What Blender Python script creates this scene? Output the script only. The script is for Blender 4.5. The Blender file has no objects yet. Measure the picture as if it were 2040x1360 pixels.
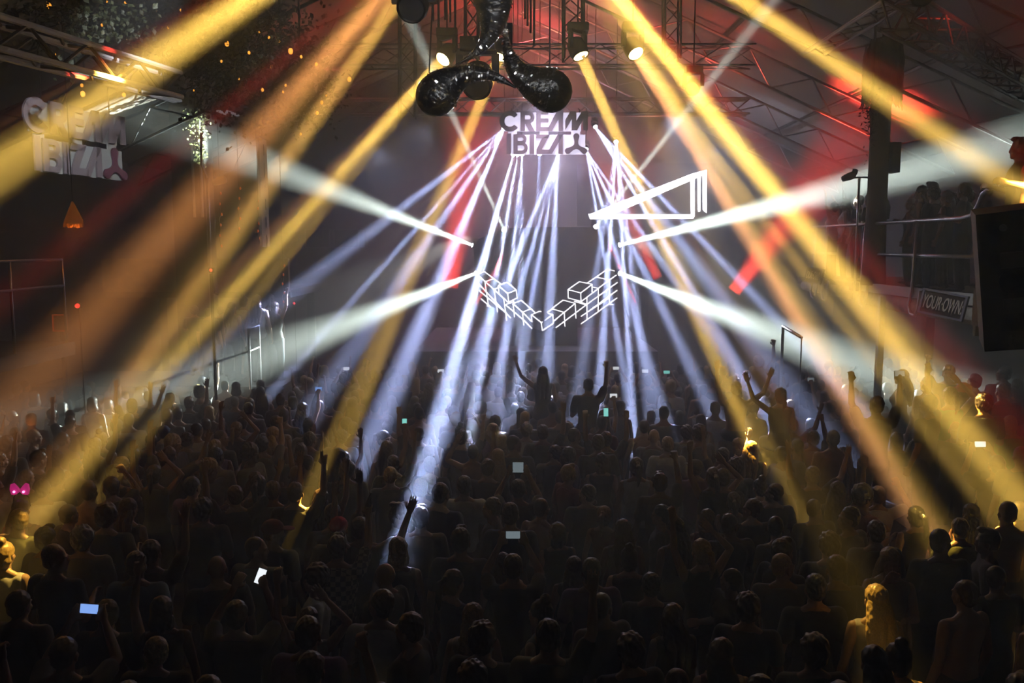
import bpy, bmesh, math, random
import numpy as np
from mathutils import Vector, Matrix, Quaternion
random.seed(7)
SC = bpy.context.scene
COL = SC.collection
F = 1700.0; HOR = 490.0; CAMZ = 4.35
PITCH = math.atan((680.0-HOR)/F)
cam_d = bpy.data.cameras.new('camera'); cam = bpy.data.objects.new('camera', cam_d); COL.objects.link(cam)
cam.location = (0, 0, CAMZ); cam.rotation_euler = (math.pi/2-PITCH, 0, 0)
cam_d.sensor_width = 36.0; cam_d.lens = 36.0*F/2040.0; cam_d.clip_end = 200
SC.camera = cam
W = bpy.data.worlds.new('world'); SC.world = W; W.use_nodes = True
W.node_tree.nodes['Background'].inputs[0].default_value = (0.02, 0.02, 0.03, 1)
W.node_tree.nodes['Background'].inputs[1].default_value = 0.0
SC.view_settings.view_transform = 'Standard'; SC.view_settings.look = 'None'
SC.view_settings.exposure = 0.0; SC.view_settings.gamma = 1.0; SC.view_settings.use_curve_mapping = False
cy = SC.cycles
cy.use_denoising = True; cy.use_adaptive_sampling = False
cy.max_bounces = 3; cy.diffuse_bounces = 1; cy.glossy_bounces = 2; cy.transmission_bounces = 2; cy.volume_bounces = 0; cy.transparent_max_bounces = 8
cy.sample_clamp_indirect = 2.0; cy.sample_clamp_direct = 0.0; cy.caustics_reflective = False; cy.caustics_refractive = False
cy.use_light_tree = True

def at(px, py, Y):
    """world point at forward distance Y (metres) seen at photo pixel (px, py)"""
    u = (px-1020.0)/F; v = (680.0-py)/F
    d = Vector((u, math.cos(PITCH)+v*math.sin(PITCH), -math.sin(PITCH)+v*math.cos(PITCH)))
    return Vector((0, 0, CAMZ)) + d*(Y/d.y)

WARM = (1.0, 0.60, 0.10); ORANGE = (1.0, 0.42, 0.15); RED = (1.0, 0.05, 0.03); BLUE = (0.46, 0.56, 1.0); WHITE = (0.84, 1.0, 0.90)
HAZE = 0.075; KB = 12.0
def beam(src, dst, deg, power, color, dia=.16, name='beam_light'):
    """one moving-head beam: a lens-sized disc that shines only inside a narrow spread"""
    L = bpy.data.lights.new(name, 'AREA'); L.shape = 'DISK'; L.size = dia; L.spread = math.radians(deg)
    L.energy = KB*power*deg; L.color = color
    o = bpy.data.objects.new(name, L); COL.objects.link(o); o.location = src
    o.rotation_euler = (Vector(dst)-Vector(src)).to_track_quat('-Z', 'Y').to_euler()
    return o
def wash(px, py, Y, tx, ty, Yt, deg, power, color, radius=.15, name='fill_wash'):
    L = bpy.data.lights.new(name, 'SPOT'); L.energy = power; L.color = color; L.spot_size = math.radians(deg); L.spot_blend = 1.0; L.shadow_soft_size = radius
    o = bpy.data.objects.new(name, L); COL.objects.link(o); o.location = at(px, py, Y)
    o.rotation_euler = (at(tx, ty, Yt)-at(px, py, Y)).to_track_quat('-Z', 'Y').to_euler(); return o
# ---- moving-head beams: source pixel, depth, target pixel, depth, spread, power, colour
BEAMS = [
 (909,-278,10.5, 0,318,9.5, 5.2, 1.15, WARM), (909,-278,10.5, 0,375,9.5, 2.0, .5, WARM), (909,-278,10.5, 0,255,9.5, 3.0, .18, RED),
 (919,-182,11.5, 330,470,9.5, 6.0, .34, (1.0, .38, .10)), (919,-182,11.5, 478,455,9.5, 2.4, .30, WARM), (919,-182,11.5, 250,390,9.5, 3.0, .12, RED), (919,-182,11.5, 395,560,9.5, 2.4, .22, (1.0, .38, .10)),
 (878,123,13.5, 190,890,9.5, 2.6, .55, WARM), (878,123,13.5, 270,890,10, 1.2, .28, WARM), (878,123,13.5, 130,880,9.5, 1.5, .14, ORANGE),
 (992,120,13.5, 690,880,11.5, 2.2, .42, WARM), (992,120,13.5, 645,918,9.15, 1.0, .34, WARM),
 (1160,118,13.5, 1490,862,11.5, 1.8, 1.0, WARM), (1160,118,13.5, 1590,1010,9.6, 1.2, .30, WARM), (1168,112,13.5, 1500,700,12, 1.2, .14, RED),
 (1270,112,13.5, 1750,900,9.5, 2.4, .62, ORANGE), (1270,112,13.5, 1850,860,9.5, 1.6, .42, WARM), (1270,112,13.5, 1890,740,10.5, 1.0, .40, WARM),
 (1150,-110,11.5, 1830,1000,8.5, 2.6, .42, WARM), (1150,-110,11.5, 1540,380,10, 3.4, 1.5, WARM), (1150,-110,11.5, 1590,375,10, 3.6, .26, RED),
 (1238,-165,10.5, 1960,330,9.5, 3.4, 1.05, WARM), (1238,-165,10.5, 1960,265,9.5, 3.4, .13, RED),
 (938,487,21.7, 560,340,20, 10.0, .85, WHITE), (946,545,21.7, 600,680,18, 10.5, .6, WHITE),
 (1237,487,21.7, 1560,405,18.5, 7.5, 1.3, WHITE), (1237,545,21.7, 1520,655,18, 9.5, .7, WHITE),
 (1003,455,21.25, 895,215,18, 2.6, .22, WHITE), (1188,450,21.45, 1510,40,15, 2.0, .26, WHITE),
]
FANS = [  # source x, y, depth, [(target x, y, depth, spread, power)]
 (1003,258,21.4, [(430,700,17,3.0,.50),(560,760,16,1.2,.55),(640,790,14.5,2.4,.40),(731,886,11.6,1.6,.55),(770,830,12.5,1.6,.35)]),
 (1022,310,21.4, [(808,1075,7.9,.9,1.1),(880,800,13,1.6,.35)]),
 (1031,310,21.4, [(937,860,12.4,1.1,.8)]),
 (1040,310,21.4, [(995,800,14,1.2,.55),(1035,770,15,1.4,.40)]),
 (1075,310,21.4, [(1052,700,16,1.2,.12),(1072,700,17,1.0,.08)]),
 (1112,308,21.4, [(890,850,12.6,1.6,.42),(985,760,15,1.2,.42),(1030,760,15,1.2,.38),(1088,760,15,1.8,.50)]),
 (1168,300,21.4, [(1316,808,13.8,1.3,.5),(1401,783,14.5,1.6,.45),(1245,760,15,1.0,.5),(1480,760,15,1.6,.35)]),
 (1187,255,21.4, [(1560,650,16,1.6,.6),(1470,730,15,1.4,.6),(1560,760,14,2.4,.35)]),
 (1228,285,21.4, [(1193,795,14.4,1.1,.8),(1257,775,15,.9,.9),(1290,790,14.5,1.2,.4),(1150,790,14.5,1.6,.25)]),
]
for b in BEAMS:
    s_, t_ = at(b[0],b[1],b[2]), at(b[3],b[4],b[5]); beam(s_, t_, b[6], b[7]*2.0*(.45 if b[8] is RED else 1), b[8], .08 if b[8] is WHITE else .17)
for sx,sy,Y,ts in FANS:
    for t in ts: beam(at(sx,sy,Y), at(t[0],t[1],t[2]), t[3]*1.45, t[4]*1.9, BLUE, .055)
# ---- colour washes added to spread glow through the haze and over the roof
wash(1080,200,22.5, 1080,520,23.5, 150, 1400, (.60,.56,1.0)); wash(1120,330,23.3, 1120,300,26, 160, 1100, (.80,.64,.95), .3)  # added washes: lavender glow in the haze behind the booth
wash(1010,250,22.3, 980,430,24, 120, 1500, (1,.25,.30)); wash(1330,230,22.5, 1500,430,24, 130, 1700, (.72,.74,1.0)); wash(860,250,22.5, 700,430,24, 130, 350, (.62,.66,1.0))
wash(640,215,17.5, 680,20,20, 100, 500, (1,.16,.10)); wash(1400,215,17.5, 1420,40,20, 100, 500, (1,.10,.07)); wash(1080,170,20, 1080,-60,23, 150, 1700, (1,.24,.16))
wash(2180,200,8.9, 2000,-70,9.8, 60, 320, (1,.07,.03)); wash(2450,-300,9.5, 1850,120,13, 62, 900, (.92,.95,.85), .3); wash(1400,-600,11, 1800,60,14.5, 60, 600, (.9,.93,.9), .3)  # pale ones are unseen spots added to lighten the right roof
wash(1300,300,21, 1300,250,23, 160, 700, (1,.2,.15))
beam(at(896,572,22.4), at(915,440,22.3), 24, 1.1, RED, .45); beam(at(1462,580,20), at(1530,490,19.7), 26, .9, RED, .32); beam(at(1310,553,21), at(1275,480,21.5), 18, .6, RED, .24)
beam(at(1267,604,21.6), at(1240,545,21.7), 3, .8, RED, .06); beam(at(948,606,21.4), at(956,592,21.4), 3, .8, RED, .08)
wash(1080,205,19.6, 1080,560,19.6, 150, 900, (.76,.60,.85)); wash(1080,215,20.8, 1080,760,16, 110, 260, (.55,.60,1.0)); wash(760,300,20, 700,640,17, 120, 120, (.60,.66,1.0)); wash(1420,300,20, 1450,640,17, 120, 150, (.65,.68,1.0))  # added washes without fixtures: glow before the sign and over the crowd
beam(at(1150,-110,11.5), at(1700,1165,6.3), 3.2, .08, WARM, .17); beam(at(909,-278,10.5), at(50,1070,7.3), 4.5, .09, WARM, .17)
wash(60,900,13, 90,720,14, 100, 10, (1,.30,.05)); wash(150,640,14, 200,700,13.5, 120, 10, (1,.14,.04))
for x in (-1.6, .4, 1.5):
    L = bpy.data.lights.new('rear_spot', 'SPOT'); L.energy = 1000; L.color = (.95, .97, 1); L.spot_size = math.radians(14); L.shadow_soft_size = .12; L.spot_blend = .3
    o = bpy.data.objects.new('rear_spot', L); COL.objects.link(o); o.location = (x*1.6, -1.2, 8.0+abs(x)*.3); o.rotation_euler = (at(1000,120,9.3)-o.location).to_track_quat('-Z', 'Y').to_euler()
for src, dst, e_, d_ in (((-2.5, 8.0, 8.0), at(150, 290, 12.9), 2000, 20), ((-2.2, 10.2, 9.4), at(522, 385, 14.2), 420, 18), ((3.4, 7.0, 8.4), at(1890, 600, 11.8), 900, 11)):  # unseen spots added to brighten the left sign, banner and balcony board
    L = bpy.data.lights.new('sign_fill', 'SPOT'); L.energy = e_; L.color = (.92, .95, 1); L.spot_size = math.radians(d_); L.shadow_soft_size = .08; L.spot_blend = .5
    o = bpy.data.objects.new('sign_fill', L); COL.objects.link(o); o.location = src; o.rotation_euler = (dst-o.location).to_track_quat('-Z', 'Y').to_euler()
# white crowd spots from the stage: they rim the heads from behind
for a, b, d_, e_, c_ in ((at(938,470,21.2), at(170,830,12.3), 17, 3400, (.95, 1, .93)), (at(1003,262,21.0), at(560,765,15.5), 15, 900, (.85, .92, 1)), (at(1240,470,21.2), at(1960,800,11), 14, 3600, (.95, 1, .93)), (at(1112,305,21.0), at(1010,900,10.8), 24, 500, (.75, .80, 1)), (at(1187,262,21.0), at(1480,900,10.8), 20, 500, (.85, .88, 1))):
    L = bpy.data.lights.new('crowd_spot', 'SPOT'); L.energy = e_; L.color = c_; L.spot_size = math.radians(d_); L.shadow_soft_size = .06; L.spot_blend = .8
    o = bpy.data.objects.new('crowd_spot', L); COL.objects.link(o); o.location = a; o.rotation_euler = (b-a).to_track_quat('-Z', 'Y').to_euler()
# ------------------------------------------------------------------ helpers
def ordw(n):
    w = ['', 'first', 'second', 'third', 'fourth', 'fifth', 'sixth', 'seventh', 'eighth', 'ninth', 'tenth', 'eleventh', 'twelfth', 'thirteenth', 'fourteenth', 'fifteenth', 'sixteenth', 'seventeenth', 'eighteenth', 'nineteenth']
    if n < 20: return w[n]
    t = ['twent', 'thirt', 'fort', 'fift'][n//10-2]; return t+'ieth' if n % 10 == 0 else t+'y-'+w[n % 10]
def tag(o, label=None, cat=None, group=None, kind=None):
    if label: o['label'] = label
    if cat: o['category'] = cat
    if group: o['group'] = group
    if kind: o['kind'] = kind
    return o

_M = {}
def mat(name, col, rough=0.6, metal=0.0, emit=None, estr=0.0, noise=0.0, nscale=20.0, bump=0.0, spec=None, sheen=0.0):
    if name in _M: return _M[name]
    m = bpy.data.materials.new(name); m.use_nodes = True; nt = m.node_tree; b = nt.nodes['Principled BSDF']
    b.inputs['Base Color'].default_value = (*col, 1); b.inputs['Roughness'].default_value = rough; b.inputs['Metallic'].default_value = metal
    if spec is not None: b.inputs['Specular IOR Level'].default_value = spec
    if sheen: b.inputs['Sheen Weight'].default_value = sheen
    if emit: b.inputs['Emission Color'].default_value = (*emit, 1); b.inputs['Emission Strength'].default_value = estr
    if emit: m.cycles.emission_sampling = 'NONE'
    if noise or bump:
        tc = nt.nodes.new('ShaderNodeTexCoord'); n = nt.nodes.new('ShaderNodeTexNoise'); n.inputs['Scale'].default_value = nscale; n.inputs['Detail'].default_value = 3
        nt.links.new(tc.outputs['Object'], n.inputs['Vector'])
        if noise:
            r = nt.nodes.new('ShaderNodeValToRGB'); r.color_ramp.elements[0].position = .3; r.color_ramp.elements[1].position = .7
            r.color_ramp.elements[0].color = (*[max(0, c*(1-noise)) for c in col], 1); r.color_ramp.elements[1].color = (*[min(1, c*(1+noise)) for c in col], 1)
            nt.links.new(n.outputs['Fac'], r.inputs[0]); nt.links.new(r.outputs[0], b.inputs['Base Color'])
        if bump:
            bp = nt.nodes.new('ShaderNodeBump'); bp.inputs['Strength'].default_value = bump; bp.inputs['Distance'].default_value = .02
            nt.links.new(n.outputs['Fac'], bp.inputs['Height']); nt.links.new(bp.outputs[0], b.inputs['Normal'])
    _M[name] = m; return m

def link(name, me, m, parent=None, smooth=False):
    if m is not None:
        for mm in (m if isinstance(m, (list, tuple)) else [m]): me.materials.append(mm)
    if smooth: me.polygons.foreach_set('use_smooth', [True]*len(me.polygons))
    o = bpy.data.objects.new(name, me); COL.objects.link(o)
    if parent: o.parent = parent
    return o

def empty(name, loc=(0, 0, 0), rz=0.0):
    o = bpy.data.objects.new(name, None); COL.objects.link(o); o.location = loc; o.rotation_euler = (0, 0, rz); o.empty_display_size = .2
    return o

def frame_of(d, up=Vector((0, 0, 1))):
    d = Vector(d).normalized()
    if abs(d.dot(up)) > .98: up = Vector((0, 1, 0))
    s = d.cross(up).normalized(); u = s.cross(d).normalized()
    return d, s, u

class MB:
    """collects shapes, then links them as ONE mesh object"""
    def __init__(self): self.v = []; self.f = []
    def add(self, vs, fs):
        k = len(self.v); self.v += [tuple(v) for v in vs]; self.f += [tuple(i+k for i in f) for f in fs]; return self
    def box(self, c, s, M=None):
        c = Vector(c); vs = []
        for x in (-1, 1):
            for y in (-1, 1):
                for z in (-1, 1):
                    p = Vector((x*s[0]/2, y*s[1]/2, z*s[2]/2)); vs.append((M @ p if M else p)+c)
        return self.add(vs, [(0, 1, 3, 2), (4, 6, 7, 5), (0, 4, 5, 1), (2, 3, 7, 6), (0, 2, 6, 4), (1, 5, 7, 3)])
    def ab(self, a, b): return self.box([(a[i]+b[i])/2 for i in range(3)], [abs(b[i]-a[i]) for i in range(3)])
    def tube(self, pts, r, n=8, cap=True):
        pts = [Vector(p) for p in pts]; rs = r if isinstance(r, (list, tuple)) else [r]*len(pts)
        vs = []; up = None
        for i, p in enumerate(pts):
            d = (pts[min(i+1, len(pts)-1)]-pts[max(i-1, 0)])
            if d.length < 1e-6: d = Vector((0, 0, 1))
            d, s, u = frame_of(d, up or Vector((0, 0, 1))); up = u
            for k in range(n):
                a = 2*math.pi*k/n; vs.append(p+(s*math.cos(a)+u*math.sin(a))*rs[i])
        fs = []
        for i in range(len(pts)-1):
            for k in range(n):
                fs.append((i*n+k, i*n+(k+1) % n, (i+1)*n+(k+1) % n, (i+1)*n+k))
        if cap: fs.append(tuple(range(n-1, -1, -1))); fs.append(tuple((len(pts)-1)*n+k for k in range(n)))
        return self.add(vs, fs)
    def bar(self, a, b, w, h=None, up=Vector((0, 0, 1))):
        a = Vector(a); b = Vector(b); h = h or w; d, s, u = frame_of(b-a, up); vs = []
        for p in (a, b):
            for x, y in ((-1, -1), (1, -1), (1, 1), (-1, 1)): vs.append(p+s*x*w/2+u*y*h/2)
        return self.add(vs, [(3, 2, 1, 0), (4, 5, 6, 7), (0, 1, 5, 4), (1, 2, 6, 5), (2, 3, 7, 6), (3, 0, 4, 7)])
    def ell(self, c, r, R=None, seg=12, rings=8):
        c = Vector(c); vs = [Vector((0, 0, 1))]
        for i in range(1, rings):
            t = math.pi*i/rings
            for k in range(seg):
                a = 2*math.pi*k/seg; vs.append(Vector((math.sin(t)*math.cos(a), math.sin(t)*math.sin(a), math.cos(t))))
        vs.append(Vector((0, 0, -1))); fs = []
        for k in range(seg): fs.append((0, 1+k, 1+(k+1) % seg))
        for i in range(rings-2):
            for k in range(seg):
                a = 1+i*seg+k; b = 1+i*seg+(k+1) % seg; fs.append((a, a+seg, b+seg, b))
        L = len(vs)-1
        for k in range(seg): fs.append((L, 1+(rings-2)*seg+(k+1) % seg, 1+(rings-2)*seg+k))
        r = Vector(r) if not isinstance(r, float) else Vector((r, r, r)); out = []
        for v in vs:
            p = Vector((v.x*r.x, v.y*r.y, v.z*r.z)); out.append((R @ p if R else p)+c)
        return self.add(out, fs)
    def lathe(self, prof, c=(0, 0, 0), R=None, n=16):
        c = Vector(c); vs = []
        for (r, z) in prof:
            for k in range(n):
                a = 2*math.pi*k/n; p = Vector((r*math.cos(a), r*math.sin(a), z)); vs.append((R @ p if R else p)+c)
        fs = [(i*n+k, i*n+(k+1) % n, (i+1)*n+(k+1) % n, (i+1)*n+k) for i in range(len(prof)-1) for k in range(n)]
        fs.append(tuple(range(n-1, -1, -1))); fs.append(tuple((len(prof)-1)*n+k for k in range(n)))
        return self.add(vs, fs)
    def prism(self, poly, O, U, V, N, t):
        """polygon (2-D, any winding) in the frame O,U,V, extruded by N*t"""
        O = Vector(O); a = [O+U*p[0]+V*p[1] for p in poly]; b = [p+N*t for p in a]; n = len(poly)
        return self.add(a+b, [tuple(range(n)), tuple(range(2*n-1, n-1, -1))]+[(i, (i+1) % n, n+(i+1) % n, n+i) for i in range(n)])
    def mesh(self, name, fix=True):
        me = bpy.data.meshes.new(name); me.from_pydata(self.v, [], self.f); me.update()
        if fix:
            bm = bmesh.new(); bm.from_mesh(me); bmesh.ops.recalc_face_normals(bm, faces=bm.faces); bm.to_mesh(me); bm.free()
        return me
    def build(self, name, m, parent=None, smooth=False): return link(name, self.mesh(name), m, parent, smooth)

def remesh(mb, voxel, smooth=2, noise=0.0, nf=60.0, dec=1.0):
    """union of the collected closed shapes as one continuous smooth skin"""
    me = mb.mesh('tmp', fix=False); o = bpy.data.objects.new('tmp', me); COL.objects.link(o)
    r = o.modifiers.new('r', 'REMESH'); r.mode = 'VOXEL'; r.voxel_size = voxel
    if smooth: s = o.modifiers.new('s', 'SMOOTH'); s.factor = .5; s.iterations = smooth
    if dec < 1: dm = o.modifiers.new('d', 'DECIMATE'); dm.ratio = dec
    dg = bpy.context.evaluated_depsgraph_get(); e = o.evaluated_get(dg); out = bpy.data.meshes.new_from_object(e)
    bpy.data.objects.remove(o); bpy.data.meshes.remove(me)
    if noise:
        n = len(out.vertices); co = np.empty(n*3); out.vertices.foreach_get('co', co); co = co.reshape(-1, 3)
        no = np.empty(n*3); out.vertices.foreach_get('normal', no); no = no.reshape(-1, 3)
        w = np.sin(co[:, 0]*nf*1.1+2*np.sin(co[:, 2]*nf*.35))*np.cos(co[:, 1]*nf+1.3*np.sin(co[:, 0]*nf*.6))+.6*np.sin(co[:, 2]*nf*.9+co[:, 0]*nf*.7)
        co += no*(w*noise)[:, None]; out.vertices.foreach_set('co', co.ravel()); out.update()
    out.polygons.foreach_set('use_smooth', [True]*len(out.polygons))
    return out

def copy_tree(o, parent=None):
    c = o.copy(); COL.objects.link(c)
    if parent: c.parent = parent
    for ch in list(o.children): copy_tree(ch, c)
    return c

BLK = mat('black_metal', (.012, .012, .013), .45, .6)
STEEL = mat('brushed_steel', (.55, .56, .58), .28, 1.0, noise=.15, nscale=40)
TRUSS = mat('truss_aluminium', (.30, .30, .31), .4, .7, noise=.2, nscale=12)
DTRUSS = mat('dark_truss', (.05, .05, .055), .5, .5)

# ------------------------------------------------------------------ people
H0 = 1.75
def arm_dirs(kind, sgn):
    """elbow and wrist positions relative to the shoulder; sgn +1 right, -1 left"""
    P = {'down': ((.07, -.02, -.28), (.09, .06, -.52)), 'bent': ((.06, .02, -.27), (-.06, .24, -.20)), 'crossed': ((.05, .06, -.26), (-.13, .24, -.14)),
         'up': ((.10, .03, .25), (.10, .06, .50)), 'upfwd': ((.06, .18, .20), (.04, .30, .42)), 'upside': ((.22, .02, .17), (.30, .04, .41)),
         'bentup': ((.20, .06, .08), (.10, .14, .30)), 'phone': ((.05, .22, .08), (-.07, .32, .30)), 'face': ((.08, .20, -.12), (-.10, .24, .12)),
         'overhead': ((.16, .02, .20), (-.02, .05, .38))}[kind]
    return [Vector((p[0]*sgn, p[1], p[2])) for p in P]

def hand(mb, w, d, n, sgn, shape):
    d = d.normalized(); s = d.cross(n).normalized()*sgn; n = s.cross(d).normalized()*sgn
    def seg(a, b, ra, rb): mb.tube([a, a+(b-a)*.5, b], [ra, (ra+rb)/2, rb], 8).ell(a, float(ra), seg=8, rings=6).ell(b, float(rb), seg=8, rings=6)
    R = Matrix((s, n, d)).transposed()
    mb.ell(w+d*.048, (.040, .018, .056), R); mb.ell(w+d*.01, (.024, .02, .03), R)
    L = [.066, .076, .071, .056]; curl = {'open': [.25, .2, .2, .3], 'relax': [.7, .8, .9, 1.0], 'fist': [1.9, 1.9, 1.9, 1.9], 'point': [.1, 1.9, 1.9, 1.9], 'peace': [.1, .1, 1.9, 1.9], 'hold': [1.2, 1.2, 1.2, 1.2]}[shape]
    for i in range(4):
        off = (-.031+i*.0205); k = w+d*.092+s*(-off); sp = -off*4.2*(1 if shape in ('open', 'peace') else .35)
        c = curl[i]; d1 = (d*math.cos(c*.5)+n*math.sin(c*.5)+s*sp).normalized(); d2 = (d*math.cos(c*1.3)+n*math.sin(c*1.3)+s*sp*.8).normalized()
        k1 = k+d1*L[i]*.5; seg(k-d*.02, k, .0095, .0095); seg(k, k1, .0092, .0085); seg(k1, k1+d2*L[i]*.5, .0085, .0068)
    t0 = w+d*.028+s*.026; t1 = t0+(d*.55+s*.75+n*.25).normalized()*.036; t2 = t1+(d*.85+s*(.35 if shape == 'open' else -.1)+n*(.2 if shape == 'open' else .5)).normalized()*.032
    seg(t0, t1, .0125, .0105); seg(t1, t2, .0105, .0078)

def make_person(spec, voxel=.0075):
    """returns dict of meshes: body, shirt, trousers, shoes, hair (cap)"""
    fem = spec.get('fem', False); sw = .165 if fem else .192; out = {}
    yaw, pit = math.radians(spec.get('yaw', 0)), math.radians(spec.get('pitch', 0)); lean = Vector(spec.get('lean', (0, 0)) + (0,)) if len(spec.get('lean', (0, 0))) == 2 else Vector((0, 0, 0))
    seat = spec.get('seated', False)
    T = Vector((lean.x, lean.y, 0))
    def up(z): return T*max(0, (z-.9)/.7)
    B = MB(); S = MB(); TR = MB(); SH = MB(); HR = MB()
    def caps(mb, a, ra, b, rb, inf=0.0):
        a = Vector(a); b = Vector(b); mb.tube([a, a+(b-a)*.5, b], [ra+inf, (ra+rb)/2*1.02+inf, rb+inf], 14); mb.ell(a, float(ra+inf), seg=14, rings=8); mb.ell(b, float(rb+inf), seg=14, rings=8)
    g = 1.0 if not fem else .9
    if fem: SEC = [(.86, .13, .09, 0), (.93, .168, .115, -.01), (1.02, .150, .102, -.005), (1.11, .118, .086, 0), (1.20, .128, .095, .01), (1.28, .142, .118, .018), (1.36, .145, .098, 0), (1.42, .120, .072, -.01), (1.465, .062, .050, -.015)]
    else: SEC = [(.86, .13, .09, 0), (.93, .160, .112, -.005), (1.02, .148, .102, 0), (1.12, .143, .098, 0), (1.22, .158, .106, 0), (1.31, .176, .114, 0), (1.38, .172, .100, -.01), (1.43, .135, .078, -.015), (1.475, .065, .055, -.02)]
    for mb, inf in ((B, 0.0), (S, .014)):
        n = 24; vs = []; sec = SEC if mb is B else [(.885, SEC[1][1]-.004, SEC[1][2], 0)]+SEC[1:]
        for z, rx, ry, c in sec:
            for k in range(n):
                a = 2*math.pi*k/n; q = abs(math.cos(a))**.85*(1 if math.cos(a) > 0 else -1)
                vs.append(Vector((q*(rx+inf), math.sin(a)*(ry+inf)+c, z))+up(z))
        m = len(sec); mb.add(vs, [(i*n+k, i*n+(k+1) % n, (i+1)*n+(k+1) % n, (i+1)*n+k) for i in range(m-1) for k in range(n)]+[tuple(range(n-1, -1, -1)), tuple((m-1)*n+k for k in range(n))])
        caps(mb, Vector((-sw+.045, -.005, 1.405))+up(1.42), .060*g, Vector((sw-.045, -.005, 1.405))+up(1.42), .060*g, inf)
        if fem:
            for s in (-1, 1): mb.ell(Vector((s*.062, .085, 1.285))+up(1.3), (.055+inf, .05+inf, .055+inf))
        else:
            for s in (-1, 1): mb.ell(Vector((s*.075, .06, 1.335))+up(1.3), (.075+inf, .045+inf, .055+inf)); mb.ell(Vector((s*.085, -.07, 1.34))+up(1.3), (.065+inf, .035+inf, .09+inf))
    nk = Vector((0, -.02, 1.44))+up(1.44); hd = Vector((0, .0, 1.575))+up(1.6)
    caps(B, nk, .062*g, hd, .053*g)
    for s in (-1, 1): caps(B, Vector((s*.03, -.03, 1.49))+up(1.49), .04*g, Vector((s*.11, -.02, 1.44))+up(1.44), .035*g)
    # head
    RH = Matrix.Rotation(yaw, 3, 'Z') @ Matrix.Rotation(pit, 3, 'X')
    def hp(x, y, z): return hd + RH @ Vector((x, y, z))
    def he(mb, x, y, z, r, R2=None): mb.ell(hp(x, y, z), r, RH @ R2 if R2 else RH, seg=18, rings=12)
    he(B, 0, -.008, .075, (.074, .092, .095)); he(B, 0, .028, .02, (.058, .066, .08)); he(B, 0, .066, -.035, (.026, .024, .022))
    he(B, 0, .052, .0, (.045, .04, .045)); he(B, 0, .076, .068, (.052, .02, .012)); he(B, 0, .094, .025, (.011, .016, .017)); he(B, 0, .086, .045, (.008, .014, .026))
    he(B, 0, .083, -.004, (.022, .010, .006)); he(B, 0, .082, -.013, (.019, .010, .006))
    for s in (-1, 1):
        he(B, s*.030, .074, .047, (.012, .010, .009)); he(B, s*.040, .058, .022, (.022, .02, .024))
        he(B, s*.077, -.004, .035, (.010, .019, .031), Matrix.Rotation(s*.35, 3, 'Z'))
    # arms
    for s, key in ((1, 'R'), (-1, 'L')):
        kind, shp = spec.get(key, ('down', 'relax')); sh = Vector((s*sw, -.005, 1.415))+up(1.42)
        e, w = arm_dirs(kind, s); el = sh+e; wr = sh+w
        caps(B, sh, .052*g, sh+(el-sh)*.45, .048*g); caps(B, sh+(el-sh)*.4, .047*g, el, .036*g); caps(B, el, .038*g, el+(wr-el)*.35, .037*g); caps(B, el+(wr-el)*.3, .037*g, wr, .025*g)
        fd = (wr-el).normalized(); pn = Vector((0, 1, 0)) if abs(fd.y) < .85 else Vector((0, 0, -1))
        if kind == 'down': pn = Vector((-s, 0, 0))
        hand(B, wr, fd, pn, s, shp)
        out['hand_'+key] = wr+fd*.10
        if spec.get('top', 'tee') in ('tee', 'plaid'): caps(S, sh, .058*g, sh+(el-sh)*.62, .054*g, .012)
        elif spec.get('top') == 'long': caps(S, sh, .058*g, el, .044*g, .012); caps(S, el, .044*g, el+(wr-el)*.85, .034*g, .010)
    # legs
    for s in (-1, 1):
        hip = Vector((s*.09, 0, .92))
        if seat: kn = Vector((s*.12, .36, .86)); an = Vector((s*.12, .30, .46))
        elif spec.get('step') and s == 1: kn = Vector((s*.10, .14, .55)); an = Vector((s*.10, .06, .15))
        else: kn = Vector((s*.10, .02, .50)); an = Vector((s*.105, -.02, .09))
        caps(B, hip, .088, kn, .055); caps(B, kn, .056, kn+(an-kn)*.35, .056); caps(B, kn+(an-kn)*.3, .056, an, .037)
        ft = Vector((0, .09, -.04)); B.ell(an+Vector((0, .05, -.045)), (.038, .10, .03))
        SH.ell(an+Vector((0, .055, -.048)), (.048, .135, .038), seg=14).ell(an+Vector((0, -.01, -.02)), (.047, .06, .055), seg=14)
        if spec.get('leg') == 'short': caps(TR, hip, .10, hip+(kn-hip)*.85, .078, .008)
        elif spec.get('leg') != 'bare': caps(TR, hip, .094, kn, .066, .008); caps(TR, kn, .066, an, .05, .008)
        else: caps(TR, hip, .092, hip+(kn-hip)*.3, .088, .012)
    TR.ell((0, 0, .925), (.182, .132, .125), seg=22, rings=14)
    Q = voxel < .012; out['body'] = remesh(B, voxel, 2, dec=.15 if Q else .45)
    if spec.get('top', 'tee') != 'none': out['shirt'] = remesh(S, voxel*1.6, 2, noise=.0016, nf=22, dec=.3 if Q else .5)
    out['trousers'] = remesh(TR, voxel*2, 2, noise=.0015, nf=20, dec=.25 if Q else .4); out['shoes'] = remesh(SH, voxel*1.4, 1, dec=.4)
    hs = spec.get('hair', 'short')
    if hs in ('short', 'crop', 'cap', 'curly', 'quiff'):
        t = {'crop': .002, 'short': .008, 'cap': .004, 'curly': .024, 'quiff': .010}[hs]
        he(HR, 0, -.020, .092, (.076+t, .088+t, .086+t)); he(HR, 0, -.045, .045, (.066+t, .052+t, .07+t*.5))
        if hs == 'quiff': he(HR, 0, .045, .165, (.05, .045, .03))
        out['hair'] = remesh(HR, .006 if voxel < .012 else voxel, 1, noise={'curly': .006, 'short': .0026, 'quiff': .003}.get(hs, .001), nf={'curly': 95, 'short': 130, 'quiff': 110}.get(hs, 150), dec=.6 if Q else 1)
    elif hs != 'bald':
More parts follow.
